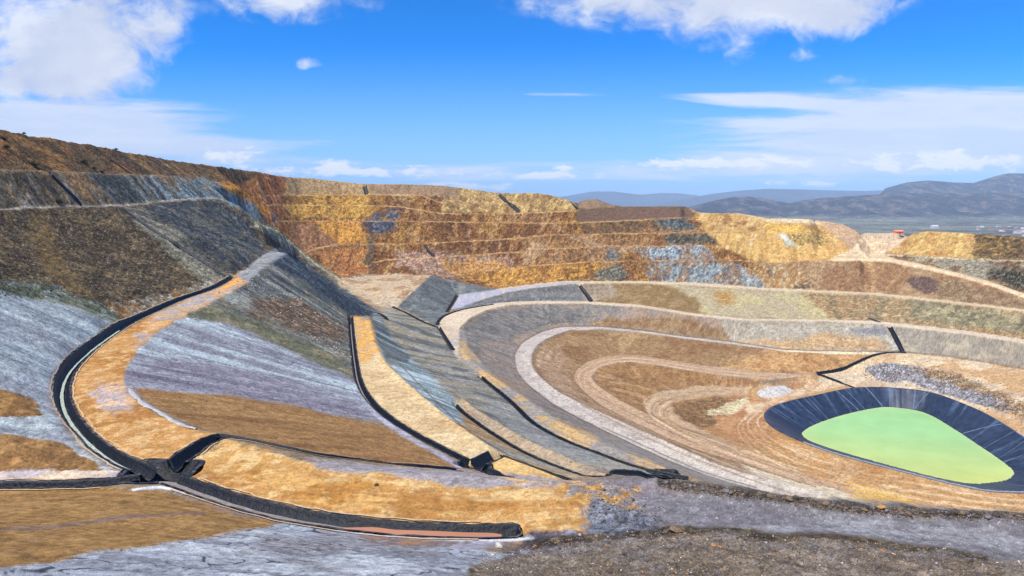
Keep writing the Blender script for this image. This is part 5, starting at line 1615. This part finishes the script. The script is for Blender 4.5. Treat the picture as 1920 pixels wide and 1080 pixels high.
M_FAR = ground_material('far_scrub', 1.0, .02, 40.0)
R1 = [(1150, 430), (1230, 400), (1290, 389), (1330, 378), (1370, 370), (1400, 368), (1440, 373.5), (1480, 381), (1520, 373), (1580, 368.5), (1640, 365), (1700, 362), (1800, 362), (1920, 360), (2150, 350), (2500, 350)]
R2 = [(1500, 430), (1600, 400), (1648, 366), (1660, 353), (1700, 342), (1740, 338), (1790, 342), (1825, 343), (1870, 329), (1890, 325), (1930, 325), (2150, 335), (2500, 350)]
HM = {}


def hillz(Ug, Dg, X):
    nn = fbm2(X / 620, Dg / 620, 5, 101)
    nf = fbm2(X / 90, Dg / 90, 4, 111)
    z = np.full(Ug.shape, PLZ) + (nn - .5) * 14
    for tab, D0, fw, bw in ((R1, 6000., 1500., 1100.), (R2, 7700., 1700., 1600.)):
        yv = ipl(tab, Ug)
        zr = -(yv - HZ) / FPX * D0
        amp = np.maximum(zr - PLZ, 0)
        q = np.where(Dg < D0, 1 - np.clip((D0 - Dg) / fw, 0, 1), 1 - np.clip((Dg - D0) / bw, 0, 1))
        q = q**1.15
        q = q * q * (3 - 2 * q) * .55 + q * .45
        spur = 1 - (1 - q) * q * 1.9 * np.abs(fbm2(X / 420 + Dg / 1300, Dg / 1000, 5, 131) - .5) * 2.6
        z = np.maximum(z, PLZ + amp * q * spur + (nf - .5) * 60 * q * (1 - q) * 4)
    return z


def hillc(Ug, Dg, X, Z):
    a = norm01(fbm2(X / 520, Dg / 160, 5, 141))[..., None]
    b_ = norm01(fbm2(X / 60, Dg / 120, 5, 151))[..., None]
    e = smooth01(Z, PLZ + 8, PLZ + 40)[..., None]
    c_ = lin((122, 118, 98)) * (1 - e) + lin((70, 64, 60)) * e
    c_ = c_ * (.55 + .9 * b_)
    c_ = c_ * (1 - (1 - e) * smooth01(a, .45, .65) * .8) + lin((158, 160, 126)) * (1 - e) * smooth01(a, .45, .65) * .8
    t_ = smooth01(b_, .62, .85) * .6
    return c_ * (1 - t_) + lin((142, 118, 96)) * t_


far_mesh('hills', np.arange(1100, 2320, 4.0), np.r_[np.arange(820, 4200, 60.0), np.arange(4200, 9400, 34.0)], hillz, hillc, M_FAR)

for nm_, tab, D0 in (('mountains', [(700, 396), (900, 380), (1000, 372), (1060, 368), (1110, 359), (1150, 359), (1200, 365), (1240, 362), (1270, 362), (1330, 369), (1400, 374), (1600, 380), (1900, 386)], 15000.),
                     ('mountains', [(1150, 396), (1280, 374), (1330, 364), (1390, 357), (1440, 354), (1500, 355), (1560, 357), (1620, 358), (1680, 356), (1800, 350), (2000, 352), (2300, 350)], 12400.)):
    def mz(Ug, Dg, X, tab=tab, D0=D0):
        zr = -(ipl(tab, Ug) - HZ) / FPX * D0
        q = 1 - np.clip(np.abs(Dg - D0) / 2600, 0, 1)
        return PLZ + (zr - PLZ) * q * (1 - (1 - q) * .7 * fbm2(X / 900, Dg / 900, 4, int(D0) % 97))

    def mc(Ug, Dg, X, Z):
        return lin((84, 84, 84)) * (.6 + .8 * fbm2(X / 500, Dg / 500, 4, 7)[..., None])
    far_mesh(nm_, np.arange(690, 2320, 8.0), np.arange(D0 - 2600, D0 + 2601, 130.0), mz, mc, M_FAR)

# the plain: one disc to the horizon
ns, rr_ = 96, [0, 300, 900, 2500, 7000, 20000, 60000]
cs = [(0, 0, PLZ - 4)]
for r in rr_[1:]:
    cs += [(r * math.cos(2 * math.pi * i / ns), r * math.sin(2 * math.pi * i / ns), PLZ - 4) for i in range(ns)]
me = bpy.data.meshes.new('plain')
ff = [(0, 1 + i, 1 + (i + 1) % ns) for i in range(ns)]
for j in range(len(rr_) - 2):
    ff += [(1 + j * ns + i, 1 + (j + 1) * ns + i, 1 + (j + 1) * ns + (i + 1) % ns, 1 + j * ns + (i + 1) % ns) for i in range(ns)]
me.from_pydata(cs, [], ff)
M_PLAIN = simple('dry_plain', (112, 112, 92), .95, .1, .35, .004)
me.materials.append(M_PLAIN)
o = link(bpy.data.objects.new('plain', me))
o['kind'] = 'structure'

# ------------------------------------------------------------------ haze
hz = bpy.data.materials.new('haze_air')
hz.use_nodes = True
t = hz.node_tree
t.nodes.clear()
pv = node(t, 'ShaderNodeVolumePrincipled')
pv.inputs['Color'].default_value = (.66, .84, 1.0, 1)
pv.inputs['Density'].default_value = HAZE
pv.inputs['Anisotropy'].default_value = -0.35
ou = node(t, 'ShaderNodeOutputMaterial')
t.links.new(pv.outputs[0], ou.inputs['Volume'])
X0, X1, Y0, Y1, Z0, Z1 = -18000, 18000, -2500, 17800, PLZ - 5, 360
cs = [(x, y, z) for x in (X0, X1) for y in (Y0, Y1) for z in (Z0, Z1)]
me = bpy.data.meshes.new('haze')
me.from_pydata(cs, [], [(0, 1, 3, 2), (4, 6, 7, 5), (0, 4, 5, 1), (2, 3, 7, 6), (0, 2, 6, 4), (1, 5, 7, 3)])
me.materials.append(hz)
o = link(bpy.data.objects.new('haze', me))
o['kind'] = 'stuff'

# ------------------------------------------------------------------ rocks
def rock_mesh(seed, name='rock'):
    import bmesh
    bm = bmesh.new()
    bmesh.ops.create_icosphere(bm, subdivisions=2, radius=1.0)
    r = random.Random(seed)
    sc = (r.uniform(.8, 1.25), r.uniform(.7, 1.05), r.uniform(.5, .8))
    planes = []
    for _ in range(9):
        n_ = Vector((r.gauss(0, 1), r.gauss(0, 1), r.gauss(0, 1))).normalized()
        planes.append((n_, r.uniform(.55, .9)))
    for v in bm.verts:
        p = v.co.copy()
        for n_, d_ in planes:
            e = p.dot(n_) - d_
            if e > 0:
                p -= n_ * e
        p = Vector((p.x * sc[0], p.y * sc[1], p.z * sc[2]))
        v.co = p * (1 + r.uniform(-.04, .04))
    me_ = bpy.data.meshes.new(name)
    bm.to_mesh(me_)
    bm.free()
    return me_


M_ROCKS = [simple('rock_brown', (124, 104, 82), .9, .2, .4, 2.5, .8), simple('rock_grey', (120, 116, 118), .9, .2, .4, 2.5, .8), simple('rock_dark', (78, 68, 60), .9, .2, .4, 2.5, .8),
           simple('rock_ochre', (182, 132, 74), .9, .2, .4, 2.5, .8), simple('rock_pale', (196, 188, 176), .9, .2, .3, 2.5, .8)]
ROCKS = []
for i in range(10):
    me_ = rock_mesh(i + 3)
    me_.materials.append(M_ROCKS[[0, 1, 2, 3, 4, 0, 2, 1, 2, 0][i]])
    ROCKS.append(me_)


def zfin(X, Y):
    """height of the finished ground"""
    u = CX + X / Y * FPX
    i = np.clip(np.searchsorted(U, u) - 1, 0, NC - 2)
    j = np.clip(np.searchsorted(DR, Y) - 1, 0, NR - 2)
    return float(ZF[j:j + 2, i:i + 2].mean())


def place_rock(px, py, size, label, group=None, which=None, sink=.25, cat='rock'):
    W_ = drop(px, py)
    me_ = ROCKS[which] if which is not None else random.choice(ROCKS)
    o_ = bpy.data.objects.new('rock', me_)
    o_.location = (W_[0], W_[1], zfin(W_[0], W_[1]) + size * (.5 - sink))
    o_.rotation_euler = (random.uniform(-.4, .4), random.uniform(-.4, .4), random.uniform(0, 6.3))
    s_ = size * random.uniform(.85, 1.15)
    o_.scale = (s_, s_, s_)
    link(o_)
    return tag(o_, label, cat, group)


for i in range(104):
    x = 1245 + (i / 103) * 700 + random.uniform(-5, 5)
    y = ipl(EDGE, x) + random.uniform(1, 17)
    place_rock(x, y, random.choice([.14, .18, .22, .28, .38]), 'rock in the dark rubble ridge along the outer edge of the grey-purple road', 'rocks of the rubble ridge beyond the road', random.choice([0, 1, 2, 2, 5, 6, 7, 9]))
for i in range(96):
    x = random.uniform(1000, 1920)
    y = ipl([(1000, 1022), (1250, 1001), (1400, 1006), (1500, 1012), (1700, 1026), (1920, 1060)], x) + abs(random.gauss(0, 16))
    if y < 1085:
        place_rock(x, y, random.choice([.07, .09, .11, .14, .20]), 'rock in the brown rubble heap nearest the camera at lower right', 'rocks of the near brown rubble heap', random.choice([0, 1, 2, 3, 5, 6, 9]))
for i in range(46):
    x = random.uniform(1105, 1240)
    y = 935 + (x - 1105) * .22 + random.gauss(0, 14)
    place_rock(x, y, random.choice([.08, .10, .13, .18]), 'small dark rock scattered where the ochre platform meets the road', 'small rocks between ochre platform and road', random.choice([1, 2, 6, 8]))
place_rock(935, 1026, .55, 'pale cream boulder just below the end of the pink water ditch', which=4)
place_rock(1266, 1000, .62, 'largest brown boulder on top of the near rubble heap', which=0)
place_rock(1653, 957, .45, 'tan boulder standing out in the rubble ridge beyond the road', which=3)
place_rock(706, 911, .28, 'lone dark rock in the middle of the ochre platform', which=2)
place_rock(1344, 976, .20, 'white stone lying on the grey-purple road', which=4)
place_rock(1087, 1006, .18, 'small white stone at the foot of the ochre patch', which=4)
for j, (x, y) in enumerate(((1178, 918), (1278, 931), (1345, 934), (1150, 947), (1420, 905))):
    place_rock(x, y, .12, ('white pebble on the road nearest the black sump', 'white pebble on the upper edge of the road', 'white pebble in mid road behind the white stone', 'white pebble beside the ochre patch', 'white pebble on the rubble edge')[j], which=4)

# loose clods, too many to count
def clods(name, spots, col_mats):
    cs_, ff_, mi = [], [], []
    base = [(1, 0, 0), (0, 1, 0), (-1, 0, 0), (0, -1, 0), (0, 0, 1), (0, 0, -1)]
    tri = [(0, 1, 4), (1, 2, 4), (2, 3, 4), (3, 0, 4), (1, 0, 5), (2, 1, 5), (3, 2, 5), (0, 3, 5)]
    for (x, y, z, s_, k) in spots:
        o_ = len(cs_)
        a = random.uniform(0, 6.3)
        ca, sa = math.cos(a), math.sin(a)
        for bx, by, bz in base:
            q = s_ * random.uniform(.6, 1.3)
            cs_.append((x + (bx * ca - by * sa) * q, y + (bx * sa + by * ca) * q, z + bz * q * .7))
        ff_ += [(o_ + p, o_ + q, o_ + r) for p, q, r in tri]
        mi += [k] * 8
    me_ = raw_mesh(name, cs_, ff_, col_mats, False)
    me_.polygons.foreach_set('material_index', np.array(mi, np.int32))
    o_ = link(bpy.data.objects.new(name, me_))
    tag(o_, 'loose broken rubble and clods lying over banks and road edges', 'rubble', None, 'stuff')
    return o_


spots = []
_ds = np.arange(NR)


def spot_px(x, y, s, k):
    j = np.clip(np.searchsorted(U, x), 0, NC - 1)
    col = PYv[:, j]
    i = int(np.searchsorted(-col, -y))
    if 0 < i < NR:
        spots.append((float(XX[i, j]), float(DR[i]), float(ZF[i, j]) + s * .2, s, k))


for _ in range(5200):
    x = random.uniform(900, 2050)
    y = ipl([(900, 1040), (1000, 1016), (1250, 996), (1500, 1008), (1700, 1022), (2050, 1072)], x) + random.random()**1.3 * 90
    spot_px(x, y, random.uniform(.02, .1), random.choice([0, 0, 1, 2, 2, 2, 1, 0, 2, 3]) if random.random() < .96 else 4)
for _ in range(1900):
    x = random.uniform(1240, 2050)
    spot_px(x, ipl(EDGE, x) + random.uniform(0, 22), random.uniform(.03, .12), random.choice([0, 1, 2, 2, 0, 1, 2, 0, 2, 3]))
for _ in range(900):
    x = random.uniform(1100, 1250)
    spot_px(x, random.gauss(968 + (x - 1180) * .25, 20), random.uniform(.03, .09), random.choice([1, 2, 2, 1]))
for _ in range(700):
    x = random.uniform(1060, 1920)
    spot_px(x, ipl([(1060, 905), (1250, 905), (1500, 945), (1920, 985)], x) + random.random() * 55, random.uniform(.02, .05), random.choice([1, 1, 0, 2]))
for _ in range(1500):
    x = random.uniform(1620, 1990)
    y = ipl([(1620, 698), (1700, 698), (1800, 722), (1920, 770), (1990, 800)], x) + random.gauss(0, 11)
    spot_px(x, y, random.uniform(.12, .4), random.choice([1, 1, 2, 0, 4]))
for _ in range(1500):
    x = random.uniform(-60, 430)
    y = random.uniform(405, 560) - max(0, x - 330) * .1
    spot_px(x, y, random.uniform(.1, .34), random.choice([2, 2, 0, 6 % 5]))
for _ in range(500):
    x = random.uniform(440, 660)
    y = 470 + (x - 440) * .65 + random.uniform(10, 70)
    spot_px(x, y, random.uniform(.12, .35), random.choice([1, 2, 4, 0]))
clods('rubble', spots, M_ROCKS)

# ------------------------------------------------------------------ shrubs on the left hill
M_LEAF = simple('dark_scrub_leaf', (58, 62, 40), .9, .1, .4, 6.0)
M_STEM = simple('scrub_stem', (90, 72, 54), .9, .1, .2, 6.0)


def shrub_meshes(seed):
    r = random.Random(seed)
    cs_, ff_ = [], []
    for _ in range(520):
        a, el, q = r.uniform(0, 6.3), r.uniform(0, 1.5), r.random()**.45
        lob = 1 + .3 * math.sin(3 * a + seed)
        p = Vector((math.cos(a) * math.cos(el) * q * lob, math.sin(a) * math.cos(el) * q, math.sin(el) * q * .7 * lob))
        u_ = Vector((r.gauss(0, 1), r.gauss(0, 1), r.gauss(0, 1))).normalized() * r.uniform(.07, .14)
        v_ = u_.cross(Vector((r.gauss(0, 1), r.gauss(0, 1), r.gauss(0, 1)))).normalized() * r.uniform(.04, .09)
        o_ = len(cs_)
        cs_ += [tuple(p - u_), tuple(p + v_), tuple(p + u_), tuple(p - v_)]
        ff_.append((o_, o_ + 1, o_ + 2, o_ + 3))
    fol = raw_mesh('foliage', cs_, ff_, [M_LEAF], False)
    cs_, ff_ = [], []
    for _ in range(7):
        a = r.uniform(0, 6.3)
        e = Vector((math.cos(a) * .5, math.sin(a) * .5, .5))
        o_ = len(cs_)
        for p, w_ in ((Vector((0, 0, -.2)), .05), (e, .015)):
            cs_ += [tuple(p + Vector((math.cos(k * 2.1) * w_, math.sin(k * 2.1) * w_, 0))) for k in range(3)]
        ff_ += [(o_ + k, o_ + (k + 1) % 3, o_ + 3 + (k + 1) % 3, o_ + 3 + k) for k in range(3)]
    return fol, raw_mesh('stem', cs_, ff_, [M_STEM], False)


SH = [shrub_meshes(k) for k in range(3)]
for k, (x, y, s_, lb) in enumerate(((63, 312, 1.9, 'widest dark shrub on the left hill, above the head of the short chute'), (157, 307, 1.3, 'dark shrub between the widest shrub and the lower pair on the left hill'),
                                    (176, 319, 1.0, 'small shrub at upper left of the low pair on the left hill'), (191, 323, 1.1, 'small shrub at lower right of the low pair on the left hill'),
                                    (12, 279, 1.4, 'shrub on the brown hill at the left edge'), (6, 262, 1.2, 'shrub close under the skyline at the left edge'),
                                    (80, 257.5, .8, 'tiny shrub on the skyline left of the marker post'), (45, 254, .8, 'tiny skyline shrub farthest left'),
                                    (218, 283, 1.0, 'little shrub on the skyline right of the marker post'), (110, 382, 1.6, 'dark shrub at the foot of the short chute'))):
    W = drop(x, y)
    root = empty('shrub', (W[0], W[1], zfin(W[0], W[1]) + .2), lb, 'shrub', 'shrubs on the left hill')
    root.scale = (s_, s_, s_)
    root.rotation_euler = (0, 0, k * 1.3)
    fo, sm = SH[k % 3]
    link(bpy.data.objects.new('foliage', fo), root)
    link(bpy.data.objects.new('stem', sm), root)

# marker post on the left skyline
M_WOOD = simple('weathered_post', (130, 116, 96), .9, .2, .2, 4.0)
W = drop(122, 262)
W = (W[0], W[1], zfin(W[0], W[1]))
root = empty('marker_post', W, 'thin upright marker post on the skyline of the left hill', 'post')
bar((0, 0, -.3), (0, 0, 2.2), .09, M_WOOD, 'post_shaft', root)
bar((-.35, 0, 1.7), (.35, 0, 1.7), .12, M_WOOD, 'marker_board', root, 4)

# ------------------------------------------------------------------ buildings beyond the pit
M_ORG = simple('orange_sheet', (228, 140, 104), .6, .3, .1, 2.0)
M_WHT = simple('white_render', (206, 198, 190), .8, .2, .1, 2.0)
M_RUST = simple('rusty_roof', (150, 104, 82), .8, .2, .2, 2.0)
M_DARK = simple('dark_opening', (48, 46, 46), .7, .2, .1, 2.0)


def boxm(x0, x1, y0, y1, z0, z1):
    return [(x, y, z) for x in (x0, x1) for y in (y0, y1) for z in (z0, z1)], [(0, 1, 3, 2), (4, 6, 7, 5), (0, 4, 5, 1), (2, 3, 7, 6), (0, 2, 6, 4), (1, 5, 7, 3)]


def house(W_, wx, wy, h, roofh, mw, mr, label, group, rz, nwin=2, cat='building', name='house'):
    root_ = empty(name, W_, label, cat, group)
    root_.rotation_euler = (0, 0, rz)
    c_, f_ = boxm(-wx / 2, wx / 2, -wy / 2, wy / 2, -1.0, h)
    link(bpy.data.objects.new('wall', raw_mesh('wall', c_, f_, [mw], False)), root_)
    e = .35
    rc = [(-wx / 2 - e, -wy / 2 - e, h + .02), (wx / 2 + e, -wy / 2 - e, h + .02), (wx / 2 + e, wy / 2 + e, h + .02), (-wx / 2 - e, wy / 2 + e, h + .02), (-wx / 2 - e, 0, h + roofh), (wx / 2 + e, 0, h + roofh)]
    me_ = bpy.data.meshes.new('roof')
    me_.from_pydata(rc, [], [(0, 1, 5, 4), (2, 3, 4, 5), (1, 2, 5), (3, 0, 4), (3, 2, 1, 0)])
    me_.materials.append(mr)
    link(bpy.data.objects.new('roof', me_), root_)
    c_, f_ = boxm(-.5, .5, -wy / 2 - .06, -wy / 2 + .1, 0, 2.1)
    link(bpy.data.objects.new('door', raw_mesh('door', c_, f_, [M_DARK], False)), root_)
    for k in range(nwin):
        cx_ = (-wx * .3, wx * .3)[k]
        c_, f_ = boxm(cx_ - .55, cx_ + .55, -wy / 2 - .05, -wy / 2 + .1, 1.1, 2.1)
        link(bpy.data.objects.new('window', raw_mesh('window', c_, f_, [M_DARK], False)), root_)
    return root_


W = drop(1680, 437.5, 400)
house((W[0], W[1] - 4, W[2] - .1), 8.4, 5, 2.2, 1.5, M_ORG, M_ORG, 'small orange building on the pale flat at the far exit of the pit', None, .1, name='orange_shed')
W = px2w(1752, h=128, D=3350)
house((W[0], W[1], float(hillz(np.array([1752.]), np.array([3350.]), np.array([W[0]]))[0])), 34, 18, 10, 5, M_WHT, M_WHT, 'lone white building on the plain behind the yellow hill', None, .1)
r = random.Random(5)
for k in range(26):
    x = r.uniform(1828, 1925)
    D_ = r.uniform(2500, 3500)
    X_ = (x - CX) / FPX * D_
    z_ = float(hillz(np.array([x]), np.array([D_]), np.array([X_]))[0])
    house((X_, D_, z_), r.uniform(12, 24), r.uniform(9, 14), r.uniform(5, 8), 3, r.choice([M_WHT, M_WHT, M_RUST]), r.choice([M_RUST, M_WHT, M_RUST]),
          'small house in the scattered village on the plain at the right edge', 'houses of the village on the plain', r.uniform(-.6, .6))
